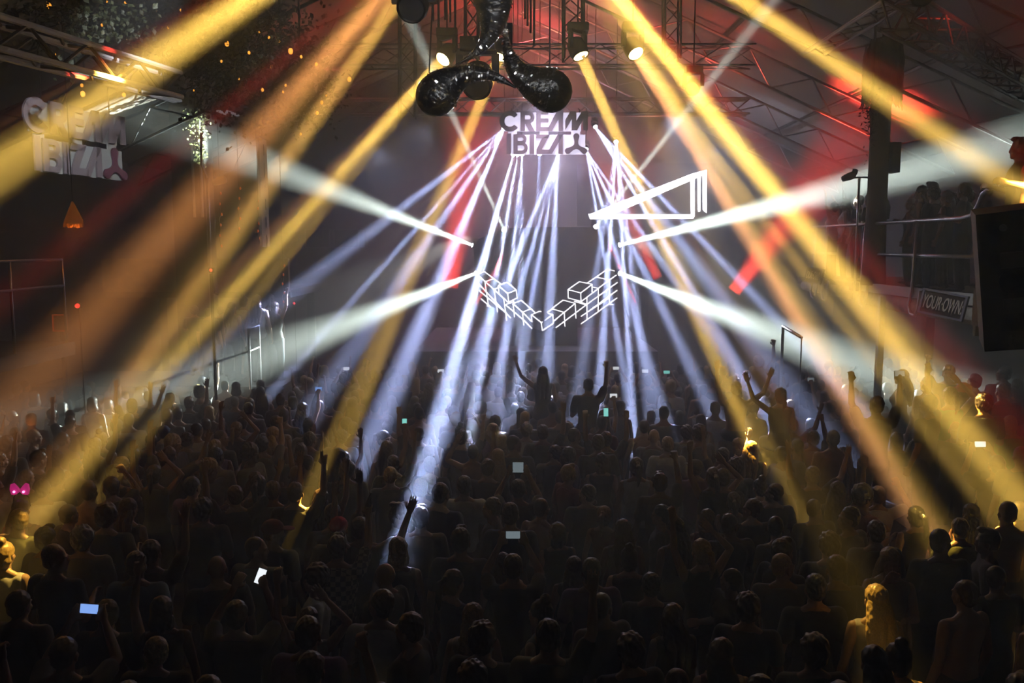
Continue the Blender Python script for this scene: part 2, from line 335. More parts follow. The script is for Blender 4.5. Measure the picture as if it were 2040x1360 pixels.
        he(HR, 0, -.016, .092, (.086, .098, .093)); he(HR, 0, -.045, .03, (.082, .06, .085))
        if hs == 'long':
            for s in (-1, 0, 1):
                a = hp(s*.045, -.06, .03); b = Vector((s*.075, -.135, 1.42))+up(1.42); c = Vector((s*.07, -.150, 1.22))+up(1.22)
                HR.tube([a, a+(b-a)*.5+Vector((0, -.012, 0)), b, c], [.05, .052, .048, .022], 12); HR.ell(a, .05).ell(c, .022)
        if hs == 'bob':
            for s in (-1, 0, 1): HR.ell(hp(s*.055, -.045+(.02 if s else 0), -.03), (.045, .055, .075))
        if hs == 'tail':
            a = hp(0, -.10, .12); HR.ell(a, .03); b = hp(0, -.17, .09); c = hp(.01, -.19, -.04); d = hp(0, -.175, -.14)
            HR.tube([a, b, c, d], [.022, .032, .030, .010], 10); HR.ell(b, .032).ell(d, .01)
        if hs == 'bun': HR.ell(hp(0, -.05, .195), (.048, .048, .045)); HR.ell(hp(0, -.035, .165), (.03, .03, .03))
        out['hair'] = remesh(HR, .007 if voxel < .012 else voxel, 1, noise=.0028, nf=120, dec=.6 if Q else 1)
    if hs == 'cap':
        CP = MB(); he(CP, 0, -.012, .105, (.091, .108, .082)); P = [hp(0, .10, .10)]
        CP.ell(hp(0, .135, .095), (.072, .075, .009), RH @ Matrix.Rotation(-.12, 3, 'X')); out['cap'] = remesh(CP, .007, 1, dec=.4)
    out['phone_up'] = spec
    return out
# ------------------------------------------------------------------ the building
CONC = mat('worn_floor', (.05, .048, .05), .55, noise=.3, nscale=3)
WALLD = mat('dark_plaster', (.06, .055, .055), .9, noise=.35, nscale=2.5, bump=.3)
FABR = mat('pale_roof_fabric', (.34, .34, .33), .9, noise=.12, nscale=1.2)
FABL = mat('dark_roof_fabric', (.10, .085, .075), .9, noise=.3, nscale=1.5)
def struct(name, mb, m): return tag(mb.build(name, m), kind='structure')
EZ, RZ, WX, BY = 6.5, 11.0, 10.0, 26.5
struct('floor', MB().ab((-WX, -2, -.15), (WX, BY, 0)), CONC)
struct('wall_back', MB().prism([(-WX-.2, 0), (WX+.2, 0), (WX+.2, EZ+.1), (0, RZ+.1), (-WX-.2, EZ+.1)], (0, BY, 0), Vector((1, 0, 0)), Vector((0, 0, 1)), Vector((0, 1, 0)), .2), WALLD)
struct('wall_left', MB().ab((-WX-.2, -2, 0), (-WX, BY, EZ)), WALLD)
struct('wall_right', MB().ab((WX, -2, 0), (WX+.2, BY, EZ)), WALLD)
sl = (RZ-EZ)/WX
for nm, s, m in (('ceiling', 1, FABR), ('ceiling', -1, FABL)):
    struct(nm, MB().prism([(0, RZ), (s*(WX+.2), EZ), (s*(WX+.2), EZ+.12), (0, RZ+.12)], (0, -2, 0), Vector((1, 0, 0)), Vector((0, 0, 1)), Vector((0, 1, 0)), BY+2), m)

# lattice trusses
def lattice(name, a, b, w, h, label, group, m=TRUSS, r=.022, step=.5, up=Vector((0, 0, 1)), m2=None):
    """box truss from a to b: four chords and the zigzag braces between them"""
    a = Vector(a); b = Vector(b); d, s, u = frame_of(b-a, up); L = (b-a).length; n = max(2, int(L/step))
    e = empty(name, (a+b)/2); tag(e, label, 'truss', group); O = e.location
    br = MB(); C4 = [(-w/2, -h/2), (w/2, -h/2), (w/2, h/2), (-w/2, h/2)] if w > 0 else [(0, -h/2), (0, h/2)]
    for x, y in C4: MB().tube([a-O+s*x+u*y, b-O+s*x+u*y], r, 8).build('chord', m, e)
    prs = [(0, 1), (1, 2), (2, 3), (3, 0)] if w > 0 else [(0, 1)]
    for p, q in prs:
        for i in range(n):
            A = C4[p] if i % 2 == 0 else C4[q]; B = C4[q] if i % 2 == 0 else C4[p]
            br.tube([a-O+d*(L*i/n)+s*A[0]+u*A[1], a-O+d*(L*(i+1)/n)+s*B[0]+u*B[1]], r*.55, 5)
    br.build('bracing', m2 or m, e); return e
for i, Y in enumerate((12.6, 15.6, 18.8, 22.2, 25.4)):
    for s, nm in ((1, 'right'), (-1, 'left')):
        nth = ['nearest', 'second nearest', 'middle', 'second farthest', 'farthest'][i]
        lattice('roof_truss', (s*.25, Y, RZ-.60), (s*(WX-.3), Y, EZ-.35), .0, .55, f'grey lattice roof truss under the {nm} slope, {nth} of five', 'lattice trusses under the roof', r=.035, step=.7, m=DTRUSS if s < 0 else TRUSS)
for i, x in enumerate((-7.4, -4.6, 4.6, 7.4)):
    z = RZ-sl*abs(x)-.09
    tag(MB().tube([(x, 8, z), (x, BY, z)], .04, 6).build('purlin', DTRUSS), f'long dark roof pipe running to the back wall, {["outer left", "inner left", "inner right", "outer right"][i]} one', 'pipe', 'roof pipes running to the stage')
lattice('box_truss', at(700, 213, 21), at(1490, 213, 21), .35, .35, 'box truss above the middle sign and stage, lit red', 'box trusses', r=.03, step=.4)
lattice('box_truss', at(640, 113, 17.6), at(1500, 113, 17.6), .4, .4, 'dim box truss high up in front of the back wall', 'box trusses', r=.02, step=.6)
lattice('box_truss', at(1785, 22, 9.3), at(2075, 185, 13.6), .32, .32, 'grey box truss slanting down at the top right corner', 'box trusses', r=.028, step=.32)
lattice('box_truss', at(1620, 108, 12.3), at(1830, -25, 9.2), .3, .02, 'short flat truss crossing behind the top of the right pillar', 'box trusses', r=.022, step=.4)
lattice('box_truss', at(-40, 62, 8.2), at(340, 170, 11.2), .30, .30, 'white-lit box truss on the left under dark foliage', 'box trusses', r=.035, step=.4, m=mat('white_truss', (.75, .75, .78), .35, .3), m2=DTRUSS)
lattice('box_truss', at(940, 125, 13.7), at(940, -90, 13.7), .2, .2, 'upright dark truss between the two left bright lamps', 'box trusses', r=.022, step=.25, m=DTRUSS)
lattice('box_truss', at(1142, 120, 13.7), at(1142, -90, 13.7), .3, .3, 'upright dark truss carrying the lamp with the yellow side beam', 'box trusses', r=.022, step=.25, m=DTRUSS)
lattice('box_truss', at(812, 235, 17), at(812, -40, 17), .3, .3, 'slim upright truss behind the hanging dark lamp at top left', 'box trusses', r=.02, step=.3, m=DTRUSS)
lattice('box_truss', at(1338, 120, 17), at(1338, -20, 17), .3, .3, 'slim upright truss beside the red roof at top right', 'box trusses', r=.02, step=.3, m=DTRUSS)
for i, (x, y0) in enumerate([(863, 42), (874, 60), (887, 40), (897, 45), (907, 62), (1046, 38), (1051, 52), (1057, 66), (1064, 92)]):
    a = at(x, y0, 15); tag(MB().tube([a, (a.x, a.y, RZ-sl*abs(a.x))], .02, 6).build('hanging_rod', BLK), f'thin black rod hanging from the roof, {["first","second","third","fourth","fifth","sixth","seventh","eighth","ninth"][i]} from the left', 'rod', 'thin rods hanging from the roof')
    
# ------------------------------------------------------------------ moving head lamps
LENS = {}
def lens_mat(key, col, st):
    return mat('lens_'+key, (.1, .1, .1), .2, emit=col, estr=st)
def moving_head(src, dst, size, lens, label, group='moving head lamps', cable=True, name='moving_head_lamp'):
    src = Vector(src); d, s, u = frame_of(Vector(dst)-src); R = Matrix((s, u, d)).transposed()
    e = empty(name, src); tag(e, label, 'stage lamp', group); k = size
    lh = MB().lathe([(.0, -.36*k), (.10*k, -.36*k), (.15*k, -.30*k), (.165*k, -.1*k), (.15*k, -.07*k), (.15*k, -.02*k), (.135*k, -.02*k), (.13*k, -.05*k), (0, -.05*k)], R=R, n=20); lh = link('lamp_head', lh.mesh('lamp_head'), BLK, e, True)
    MB().lathe([(0, -.048*k), (.128*k, -.046*k), (.128*k, -.04*k), (0, -.036*k)], R=R, n=20).build('lens', lens, lh)
    c = R @ Vector((0, 0, -.18*k)); y = MB()
    hx = Vector((d.y, -d.x, 0)); hx = hx.normalized() if hx.length > .1 else Vector((1, 0, 0))
    for q in (-1, 1): y.bar(c+hx*q*.19*k, c+hx*q*.19*k+Vector((0, 0, .26*k)), .05*k, .08*k, hx)
    y.bar(c-hx*.21*k+Vector((0, 0, .27*k)), c+hx*.21*k+Vector((0, 0, .27*k)), .08*k, .05*k); y.build('yoke', BLK, e)
    MB().box(c+Vector((0, 0, .35*k)), (.36*k, .26*k, .13*k)).build('base', BLK, e)
    if cable:
        top = RZ-sl*abs(src.x)-src.z; MB().tube([c+Vector((0, 0, .4*k)), (c.x, c.y, top)], .012, 6).build('hanger', BLK, e)
    return e
LY = lens_mat('amber', (1, .62, .2), 60); LB = lens_mat('blue_white', (.75, .8, 1), 45); LW = lens_mat('white', (.9, 1, .92), 60); LO = mat('lens_off', (.04, .04, .05), .1)
seen = {}
names = {(909,-278): 'amber moving head lamp hung out of frame, outer left', (919,-182): 'amber moving head lamp hung out of frame, inner left', (878,123): 'amber lamp shining round and bright, leftmost of the hanging row', (992,120): 'amber lamp shining round and bright beside the black swirl decoration',
 (1160,118): 'black moving head turned right with a bright yellow edge', (1270,112): 'amber lamp lost in the brightest yellow beam, right of centre', (1150,-110): 'amber moving head lamp hung out of frame, inner right', (1238,-165): 'amber moving head lamp hung out of frame, outer right',
 (938,487): 'small white lamp on the upper left corner of the lit booth', (946,545): 'small white lamp on the lower left corner of the lit booth', (1237,487): 'small white lamp on the upper right corner of the lit booth', (1237,545): 'small white lamp on the lower right corner of the lit booth',
 (1003,455): 'small white lamp on the booth top, pointing up left', (1188,450): 'small white lamp on the booth top, pointing up right'}
for b in BEAMS:
    k = (b[0], b[1])
    if k in seen or k not in names: continue
    seen[k] = 1; white = b[8] is WHITE
    moving_head(at(b[0], b[1], b[2])-(at(b[3], b[4], b[5])-at(b[0], b[1], b[2])).normalized()*.03, at(b[3], b[4], b[5]), .45 if white else (.9 if b[2] > 12 else 1.2), LW if white else LY, names[k], 'lamps on the booth' if white else 'moving head lamps', cable=not white)
fl = ['far left', 'second', 'third', 'fourth', 'fifth', 'sixth', 'seventh', 'eighth', 'far right']
for i, f in enumerate(FANS):
    t = f[3][len(f[3])//2]
    moving_head(at(f[0], f[1], f[2])+Vector((0, .06, .03)), at(t[0], t[1], t[2]), .42, LB, f'small lamp with blue-white beams behind the middle sign, {["leftmost", "second from left", "third from left", "fourth from left", "fifth, dimmest one", "sixth from left", "third from right", "second from right", "rightmost"][i]}', 'blue-white lamps over the stage')
for px, py, Y, tx, ty, sz, lb in [(818, 20, 8.5, 788, 85, .95, 'large dark unlit moving head at the top, left of the lamps'), (950, 178, 11.5, 944, 260, 1.25, 'dark unlit lamp hanging under the left arm of the swirl'),
                              (1378, 178, 15, 1362, 205, .8, 'dark reddish lamp hanging below the red roof, right of centre'), (1838, -5, 9, 1866, 75, .75, 'dark lamp with a red glowing face under the right truss')]:
    moving_head(at(px, py, Y), at(tx, ty, Y-.6), sz, LO if py != 8 else lens_mat('red', (1, .12, .05), 1.1), lb)

# ------------------------------------------------------------------ black swirl decoration
GL = mat('black_gloss', (.012, .012, .013), .2, .4, spec=.9, bump=.6, nscale=16); SEQ = mat('mirror_sequin', (.75, .75, .78), .12, 1.0)
def arm(pts, Y, nm, e):
    O = e.location; P = []; 
    for x, y, r in pts:
        P.append((820+x/5.368, y/5.368, r/5.368))
    Q = []                                               # Catmull-Rom through the points
    for i in range(len(P)-1):
        p0, p1, p2, p3 = P[max(i-1, 0)], P[i], P[i+1], P[min(i+2, len(P)-1)]
        for t in [j/6 for j in range(6)]:
            Q.append([.5*((2*b)+(-a+c)*t+(2*a-5*b+4*c-d)*t*t+(-a+3*b-3*c+d)*t**3) for a, b, c, d in zip(p0, p1, p2, p3)])
    Q.append(list(P[-1])); m = MB(); vs = []; n = 20
    W3 = [at(q[0], q[1], Y)-O for q in Q]; R3 = [max(.006, q[2]/F*Y) for q in Q]
    # rounded cap at the fat end
    d0 = (W3[0]-W3[1]).normalized(); c0, r0 = W3[0], R3[0]; cap = []
    for a in (80, 60, 40, 20): cap.append((c0+d0*r0*math.sin(math.radians(a)), r0*math.cos(math.radians(a))))
    L = cap+list(zip(W3, R3))
    for i, (p, r) in enumerate(L):
        d = (L[min(i+1, len(L)-1)][0]-L[max(i-1, 0)][0]).normalized(); f = Vector((0, 1, 0)); s = d.cross(f).normalized()
        for k in range(n):
            a = 2*math.pi*k/n; rr = r*(1+.05*math.cos(3*a+i*.12)); vs.append(p+s*math.cos(a)*rr+f*math.sin(a)*rr*.62)
    N = len(L); m.add(vs, [(i*n+k, i*n+(k+1) % n, (i+1)*n+(k+1) % n, (i+1)*n+k) for i in range(N-1) for k in range(n)]+[tuple(range(n)), tuple((N-1)*n+k for k in range(n))])
    o = m.build(nm, GL, e, True); sq = MB()                # mirror sequins set into the gloss
    for _ in range(240):
        i = random.randrange(3, N-6); a = random.uniform(-math.pi, 0); p, r = L[i]; d = (L[i+1][0]-L[i-1][0]).normalized(); f = Vector((0, 1, 0)); s = d.cross(f).normalized()
        c = p+s*math.cos(a)*r*1.02+f*math.sin(a)*r*.64; nn = (s*math.cos(a)*.62+f*math.sin(a)+Vector([random.gauss(0, .16) for _ in range(3)])).normalized(); t1 = nn.cross(d).normalized(); t2 = nn.cross(t1)
        w = random.uniform(.008, .016); q = [c+nn*.004+t1*w*x+t2*w*y for x, y in ((-1, -.6), (1, -.6), (1, .6), (-1, .6))]; sq.add(q+[v-nn*.006 for v in q], [(0, 1, 2, 3), (7, 6, 5, 4), (0, 4, 5, 1), (1, 5, 6, 2), (2, 6, 7, 3), (3, 7, 4, 0)])
    so = sq.build('sequins', SEQ, o); so['kind'] = 'stuff'; return o
e = empty('swirl_decoration', at(1000, 130, 9.3)); tag(e, 'glossy black three-armed swirl decoration hanging at the top centre', 'decoration')
arm([(268, 1028, 216), (300, 985, 214), (350, 930, 196), (430, 870, 160), (560, 800, 112), (700, 780, 82), (870, 812, 48), (1000, 872, 28), (1115, 940, 9)], 9.2, 'arm', e)
arm([(1492, 965, 224), (1440, 950, 222), (1330, 905, 190), (1225, 840, 150), (1140, 770, 118), (1060, 640, 78), (1010, 460, 36), (1003, 320, 18), (1012, 230, 7)], 9.35, 'arm', e)
arm([(860, -260, 250), (865, -80, 228), (880, 90, 178), (870, 250, 138), (825, 390, 92), (740, 515, 52), (620, 612, 27), (470, 692, 7)], 9.5, 'arm', e)
for px, py in ((855, 145), (1095, 133), (990, -20)):
    a = at(px, py, 9.3); MB().tube([a-e.location, Vector((a.x+(.25 if px < 900 else 0), a.y, RZ-sl*abs(a.x)-.12))-e.location], .008, 6).build('cable', BLK, e)

# ------------------------------------------------------------------ cut-out letter signs
def arcpoly(cx, cy, ro, ri, a0, a1, n=22):
    A = [math.radians(a0+(a1-a0)*i/n) for i in range(n+1)]
    return [(cx+ro*math.cos(t), cy-ro*math.sin(t)) for t in A]+[(cx+ri*math.cos(t), cy-ri*math.sin(t)) for t in reversed(A)]
def half(x0, y0, y1, w, th, n=12):
    """half ring opening left: the bowl of R and B"""
    cy = (y0+y1)/2; ro = (y1-y0)/2; ri = ro-th; A = [math.pi/2-math.pi*i/n for i in range(n+1)]
    return [(x0, y0)]+[(x0+w-ro+ro*math.cos(t), cy-ro*math.sin(t)) for t in A]+[(x0, y1), (x0, y1-th)]+[(x0+w-ro+ri*math.cos(t), cy-ri*math.sin(t)) for t in reversed(A)]+[(x0, y0+th)]
def rect(x0, y0, x1, y1): return [(x0, y0), (x1, y0), (x1, y1), (x0, y1)]
GLY = {
 'letter_c': [arcpoly(345, 305, 185, 98, 38, 322)],
 'letter_r': [rect(535, 130, 618, 480), half(600, 130, 345, 190, 72), [(612, 340), (705, 325), (805, 490), (705, 490)]],
 'letter_e': [rect(820, 130, 903, 480), rect(890, 130, 1040, 190), rect(890, 258, 1040, 328), rect(890, 408, 1060, 480)],
 'letter_a': [[(1040, 408), (1190, 130), (1305, 130), (1105, 480), (1040, 480)], rect(1222, 130, 1305, 480)],
 'letter_m': [[(1340, 292), (1432, 130), (1540, 130), (1462, 270), (1345, 468)], rect(1460, 130, 1542, 466), [(1530, 322), (1640, 130), (1750, 130), (1560, 466), (1530, 466)], rect(1668, 130, 1750, 466)],
 'letter_i': [rect(285, 520, 370, 885)],
 'letter_b': [rect(408, 535, 488, 885), half(470, 535, 712, 178, 60), half(470, 672, 885, 200, 62)],
 'letter_i ': [rect(705, 540, 786, 885)],
 'letter_z': [[(820, 540), (1068, 540), (1032, 608), (820, 608)], [(925, 600), (1064, 545), (925, 806), (825, 806)], rect(825, 804, 1075, 885)],
 'letter_a ': [[(1055, 806), (1205, 540), (1305, 540), (1108, 885), (1055, 885)], rect(1222, 540, 1305, 885)],
}
def blob_logo(cx=1545, cy=745):
    pts = []
    for k in range(90):
        a = 2*math.pi*k/90; 
        # three lobes: nearest arm angle
        ang = [math.pi/2, math.pi/2+2.094, math.pi/2+4.188]; r = 0
        dirn = Vector((math.cos(a), math.sin(a)))
        for r_ in [i*2.5 for i in range(100, 0, -1)]:
            p = dirn*r_; ins = False
            for g in ang:
                c = Vector((math.cos(g), math.sin(g)))*172; q = p.dot(c)/172; pr = abs(p.x*c.y-p.y*c.x)/172
                w = 36+26*max(0, 1-q/75)**2 + 22*max(0, (q-90)/80)**1.5 if q < 172 else 0
                if (p-c).length < 58 or (0 <= q < 172 and pr < w): ins = True; break
            if ins: r = r_; break
        pts.append((cx+dirn.x*r, cy-dirn.y*r*1.0+0))
    return pts
def sign(name, org, U, V, k, label, lm, pm, gm):
    """org: world point of crop (1000,510); U right, V up (unit), k: metres per crop pixel"""
    U = Vector(U).normalized(); V = Vector(V).normalized(); N = U.cross(V).normalized(); e = empty(name, org); tag(e, label, 'sign', 'cut-out letter signs')
    if N.y > 0: N = -N
    cv = lambda poly: [((x-1000)*k, -(y-510)*k) for x, y in poly]
    b = MB(); t = 22*k
    for r in (rect(250, 150, 1630, 482), rect(372, 540, 1708, 892), rect(315, 478, 472, 545), rect(885, 478, 1040, 545), rect(1455, 478, 1612, 545)): b.prism(cv(r), (0, 0, 0), U, V, N, t*.5)
    b.build('back_panel', pm, e)
    for nm, ps in GLY.items():
        m = MB()
        for p in ps: m.prism(cv(p), N*t*1.2, U, V, N, t)
        m.build(nm.strip(), lm, e)
    MB().prism(cv(blob_logo()), N*t*1.2, U, V, N, t).build('emblem', gm, e)
    return e
LT = mat('sign_letter', (.09, .06, .07), .6)
PN = mat('glow_panel', (.5, .5, .55), .5, emit=(.82, .76, 1.0), estr=2.6)  # emission stands in for bright haze shining from behind the pale panel
o = at(980+1000/9.27, 210+510/9.27, 20.3); s1 = sign('letter_sign', o, (1, 0, 0), (0, 0, 1), 20.3/F/9.27, 'dark CREAM IBIZA letters on a pale panel with added glow over the stage', LT, PN, LT)
for dx in (-.8, .8): MB().tube([(dx, .02, .30), (dx, .35, .58), (dx, .68, .66)], .018, 6).build('bracket', BLK, s1)
ya = math.radians(77); U = Vector((math.cos(ya), math.sin(ya), 0)); L0 = at(157, 283, 12.95)
L2 = sign('letter_sign', L0, U, (0, 0, 1), 1.0/760, 'grey CREAM IBIZA letters with mauve emblem hanging at the left', mat('grey_letter', (.36, .31, .34), .6), mat('pale_panel', (.62, .66, .66), .6), mat('mauve', (.20, .08, .13), .6))
for q in (-.7, .7):
    p = L0+U*q; MB().tube([U*q+Vector((0, 0, .5)), Vector((p.x, p.y, RZ-sl*abs(p.x)-.05))-L0], .01, 6).build('cable', BLK, L2)

def text_mesh(txt, size, sx=1.0, shear=0.0, bold=.0, ext=.01):
    c = bpy.data.curves.new('t', 'FONT'); c.body = txt; c.size = size; c.extrude = ext; c.offset = bold; c.shear = shear; c.align_x = 'CENTER'; c.align_y = 'CENTER'
    o = bpy.data.objects.new('t', c); COL.objects.link(o); o.scale = (sx, 1, 1)
    me = bpy.data.meshes.new_from_object(o.evaluated_get(bpy.context.evaluated_depsgraph_get()))
    for v in me.vertices: v.co.x *= sx
    bpy.data.objects.remove(o); return me
def place_frame(o, org, U, V):
    U = Vector(U).normalized(); V = (Vector(V)-U*Vector(V).dot(U)).normalized(); N = U.cross(V)
    M = Matrix((U, V, N)).transposed().to_4x4(); M.translation = org; o.matrix_world = M
def board(name, TL, TR_, BL, label, parts, m, frame=None, t=.04, cat='sign', group=None):
    TL, TR_, BL = Vector(TL), Vector(TR_), Vector(BL); U = TR_-TL; V = TL-BL; w, h = U.length, V.length; c = (TR_+BL)/2
    e = empty(name, c); place_frame(e, c, U, V); tag(e, label, cat, group)
    bd = MB().box((0, 0, -t/2), (w, h, t)).build('board', m, e)
    if frame:
        f = MB(); b = .05*min(w, h)*1.6
        for q in (-1, 1): f.box((0, q*(h/2-b/2), .008), (w, b, .02)); f.box((q*(w/2-b/2), 0, .008), (b, h-2*b, .02))
        f.build('frame', frame, e)
    for txt, x, y, size, sx, shear, bold, mm in parts:
        me = text_mesh(txt, size*h, sx, shear, bold*h, .004); o = link('lettering', me, mm, bd); o.location = (x*w, y*h, .012)
    return e
for_signs = []
DK = mat('sign_dark', (.035, .03, .035), .7); SL = mat('sign_slate', (.20, .20, .27), .7); CRM = mat('cream_paint', (.62, .56, .52), .7)
board('hanging_sign', at(1840, 573, 12.0), at(1929, 590, 11.5), at(1829, 622, 12.0), 'dark framed board reading YOUR OWN, tilted under the right balcony', [('YOUR\u00b7OWN:', 0.0, -.02, .74, .37, .15, .010, CRM)], DK, SL)
board('hanging_sign', at(1610, 531, 17.2), at(1641, 536, 16.8), at(1602, 561, 17.2), 'smaller dark lettered board hung at the far end of the right balcony', [('OUR\u00b7OWN', 0.0, -.02, .7, .36, .18, .012, CRM)], DK, SL)
for q in [o for o in COL.objects if o.name.startswith('hanging_sign')]:
    T = q.matrix_world.translation
    for dx in (-.12, .12):
        iv = q.matrix_world.inverted(); MB().tube([iv @ Vector((T.x+dx, T.y, T.z+.1)), iv @ Vector((max(T.x+dx, 6.45) if T.y > 13 else T.x+dx, T.y+.02, 3.62))], .006, 5).build('cord', BLK, q)
board('tall_banner', at(516, 272, 14.3), at(531, 280, 14.9), at(523, 492, 14.3), 'narrow white upright banner with dark lettering hanging at left', [], mat('banner_cloth', (.62, .60, .58), .8), cat='banner')
bn = [o for o in COL.objects if o.name.startswith('tall_banner')][0]
MB().tube([(0, .95, -.01), (0, RZ-sl*abs(bn.matrix_world.translation.x)-bn.matrix_world.translation.z, -.01)], .008, 6).build('cord', BLK, bn)
for i, ch in enumerate('DJ\u00b7COQ'):
    me = text_mesh(ch, .26, .40, 0, .004, .003); o = link('lettering', me, mat('faded_ink', (.12, .12, .14), .8), bn); o.location = (0, .70-.30*i, .012)

# ------------------------------------------------------------------ LED triangle, booth and stage
YS = 23.6
LEDM = mat('led_white', (1, 1, 1), .5, emit=(.95, .97, 1.0), estr=16)
e = empty('led_screen', at(1290, 390, YS)); tag(e, 'dark screen with a glowing white line triangle, right of the stage', 'screen'); O = e.location
X, Z, NB = Vector((1, 0, 0)), Vector((0, 0, 1)), Vector((0, 1, 0))
def pxpoly(P, Y): return [((at(x, y, Y)-O).x, (at(x, y, Y)-O).z) for x, y in P]
MB().prism(pxpoly([(1150, 325), (1425, 325), (1425, 450), (1150, 450)], YS), (0, .05, 0), X, Z, NB, .12).build('panel', mat('screen_black', (.02, .02, .025), .4), e)
for P in ([(1174, 427), (1240, 400), (1378, 346), (1408, 338), (1408, 345), (1385, 356), (1262, 409), (1212, 430)], [(1172, 426), (1382, 427), (1382, 435), (1176, 436)], [(1376, 358), (1384, 356), (1384, 431), (1377, 431)], [(1390, 351), (1396, 349), (1395, 421), (1391, 421)], [(1400, 345), (1408, 341), (1408, 424), (1401, 418)]):
    MB().prism(pxpoly(P, YS), (0, 0, 0), X, Z, NB, .05).build('led_strip', LEDM, e)
pf = O; MB().ab((-.1, .1, -(O.z)), (.1, .16, -1.0)).build('post', BLK, e)
STZ = 4.35-210/F*20.3
tag(MB().ab((-2.35, 20.3, 0), (3.5, 26.3, STZ)).build('stage', mat('stage_grey', (.16, .16, .19), .7, noise=.2, nscale=4)), 'low grey stage block under the lit booth', 'stage')
def Yb(px): return 20.7+abs(px-1082)*.008
e = empty('dj_booth', (at(1082, 600, 20.7).x, 21.4, STZ)); tag(e, 'dark angular DJ booth with glowing line-drawn cubes on its front', 'booth'); O = e.location
BD = mat('booth_dark', (.035, .033, .045), .6)
for side, P in (('l', [(942, 481), (1003, 455), (1082, 452), (1082, 662), (955, 598), (947, 545)]), ('r', [(1082, 452), (1188, 452), (1236, 487), (1238, 546), (1226, 596), (1082, 662)])):
    b = MB(); a = [at(x, y, Yb(x))-O for x, y in P]; c = [p+Vector((0, .9, 0)) for p in a]; n = len(a)
    b.add(a+c, [tuple(range(n)), tuple(range(2*n-1, n-1, -1))]+[(i, (i+1) % n, n+(i+1) % n, n+i) for i in range(n)]).build('front_panel', BD, e)
MB().ab((-.9, .1, 0), (.9, 1.3, 1.2)).build('base', BD, e)
NEON = mat('neon_white', (1, 1, 1), .4, emit=(.93, .93, 1.0), estr=5)
NS = [ # segments in the enlarged view, x y x y
 (180,160,280,245),(280,245,385,340),(385,340,550,490),(280,245,380,210),(270,125,475,280),(180,155,270,125),(275,245,318,530),(385,340,428,612),(385,340,435,315),(435,290,445,390),(435,292,475,278),(435,292,548,385),(548,385,560,490),(548,385,650,345),(540,250,650,345),(435,290,540,250),(650,345,662,440),(560,490,662,440),
 (192,262,585,680),(210,355,520,610),(228,448,345,550),(300,535,345,550),(498,435,538,712),(520,520,618,485),(615,455,618,485),(520,520,735,700),(613,505,630,670),(613,510,725,610),(725,610,825,568),(710,468,825,568),(613,505,710,468),(620,490,640,502),(725,610,742,768),(735,700,838,805),(825,568,880,620),(725,610,838,725),(832,640,838,728),
 (832,640,950,735),(950,735,1088,638),(832,640,930,598),(930,598,1088,638),(950,735,962,830),(962,830,1095,745),(1088,638,1095,745),
 (1020,612,1082,572),(1098,718,1225,610),(1080,570,1225,612),(1225,612,1355,505),(1080,565,1210,465),(1210,465,1355,505),(1225,612,1232,780),(1355,505,1365,685),(1125,795,1240,710),(1240,710,1490,520),(1345,460,1490,515),(1345,480,1490,525),
 (1270,340,1422,380),(1422,380,1555,280),(1270,340,1405,245),(1405,245,1555,275),(1270,340,1272,440),(1272,440,1425,480),(1422,380,1425,485),(1555,275,1560,380),(1425,485,1630,330),(1560,310,1632,325),(1425,660,1760,440),(1425,750,1630,605),(1495,425,1497,705),(1632,325,1630,608),(1490,520,1860,255),(1500,610,1855,350),(1630,605,1855,440),
 (1632,325,1765,225),(1765,225,1865,155),(1765,225,1765,515),(1610,190,1765,225),(1500,262,1740,98),(1740,98,1865,125),(1765,515,1808,520)]
lattice_px = MB()
for i, (x0, y0, x1, y1) in enumerate(NS):
    p, q = (920+x0/6, 520+y0/6), (920+x1/6, 520+y1/6); A = at(p[0], p[1], Yb(p[0])-.03)-O; B = at(q[0], q[1], Yb(q[0])-.03)-O
    MB().bar(A, B, .023, .02).build('light_tube', NEON, e)

# ------------------------------------------------------------------ right side: pillar, balcony, loudspeaker
BARK = mat('pillar_bark', (.10, .08, .07), .9, noise=.4, nscale=6, bump=.6)
c = at(1754, 250, 15.5); DZ = 3.65; e = empty('pillar', (c.x, c.y, DZ)); tag(e, 'dark round pillar with a thick shaggy top on the right', 'pillar')
zr = RZ-sl*c.x-DZ; zt = min(at(0, 70, 15.5).z-DZ, zr-.05); zb = at(0, 192, 15.5).z-DZ
MB().lathe([(.22, 0), (.19, .6), (.17, 1.6), (.17, zb+.05)], n=20).build('shaft', BARK, e, True)
f = MB(); f.lathe([(.17, zb), (.25, zb+.08), (.30, zb+.35), (.30, zt-.35), (.22, zt-.05), (.05, zt)], n=20)
for k in range(420):
    a = random.uniform(0, 6.283); z0 = random.uniform(zb+.1, zt-.1); r = .29; f.bar((math.cos(a)*r, math.sin(a)*r, z0), (math.cos(a)*(r+.05), math.sin(a)*(r+.05), z0-random.uniform(.15, .4)), .018, .006)
f.build('capital', mat('thatch_dark', (.09, .04, .025), .95, noise=.5, nscale=12, bump=.8), e)
MB().tube([(0, 0, zt-.05), (0, 0, zr)], .04, 8).build('ceiling_stub', BLK, e)
MB().ab((.15, -.2, at(0,345,15.5).z-DZ), (.30, .1, at(0,285,15.5).z-DZ)).build('junction_box', BLK, e)
PLAST = mat('rough_pale_render', (.42, .40, .38), .95, noise=.35, nscale=9, bump=.7); STRIP = mat('deck_edge_metal', (.75, .80, .82), .6)
DZ = 3.65
e = empty('balcony', (8.2, 15, DZ)); tag(e, 'right balcony with a pale metal edge and rough render below', 'balcony')
MB().ab((-1.65, -3.6, -.15), (1.79, 4.6, 0)).build('deck', mat('deck_wood', (.08, .06, .05), .8), e)
MB().ab((-1.74, -3.6, -.13), (-1.65, .9, .03)).build('edge_strip', STRIP, e)
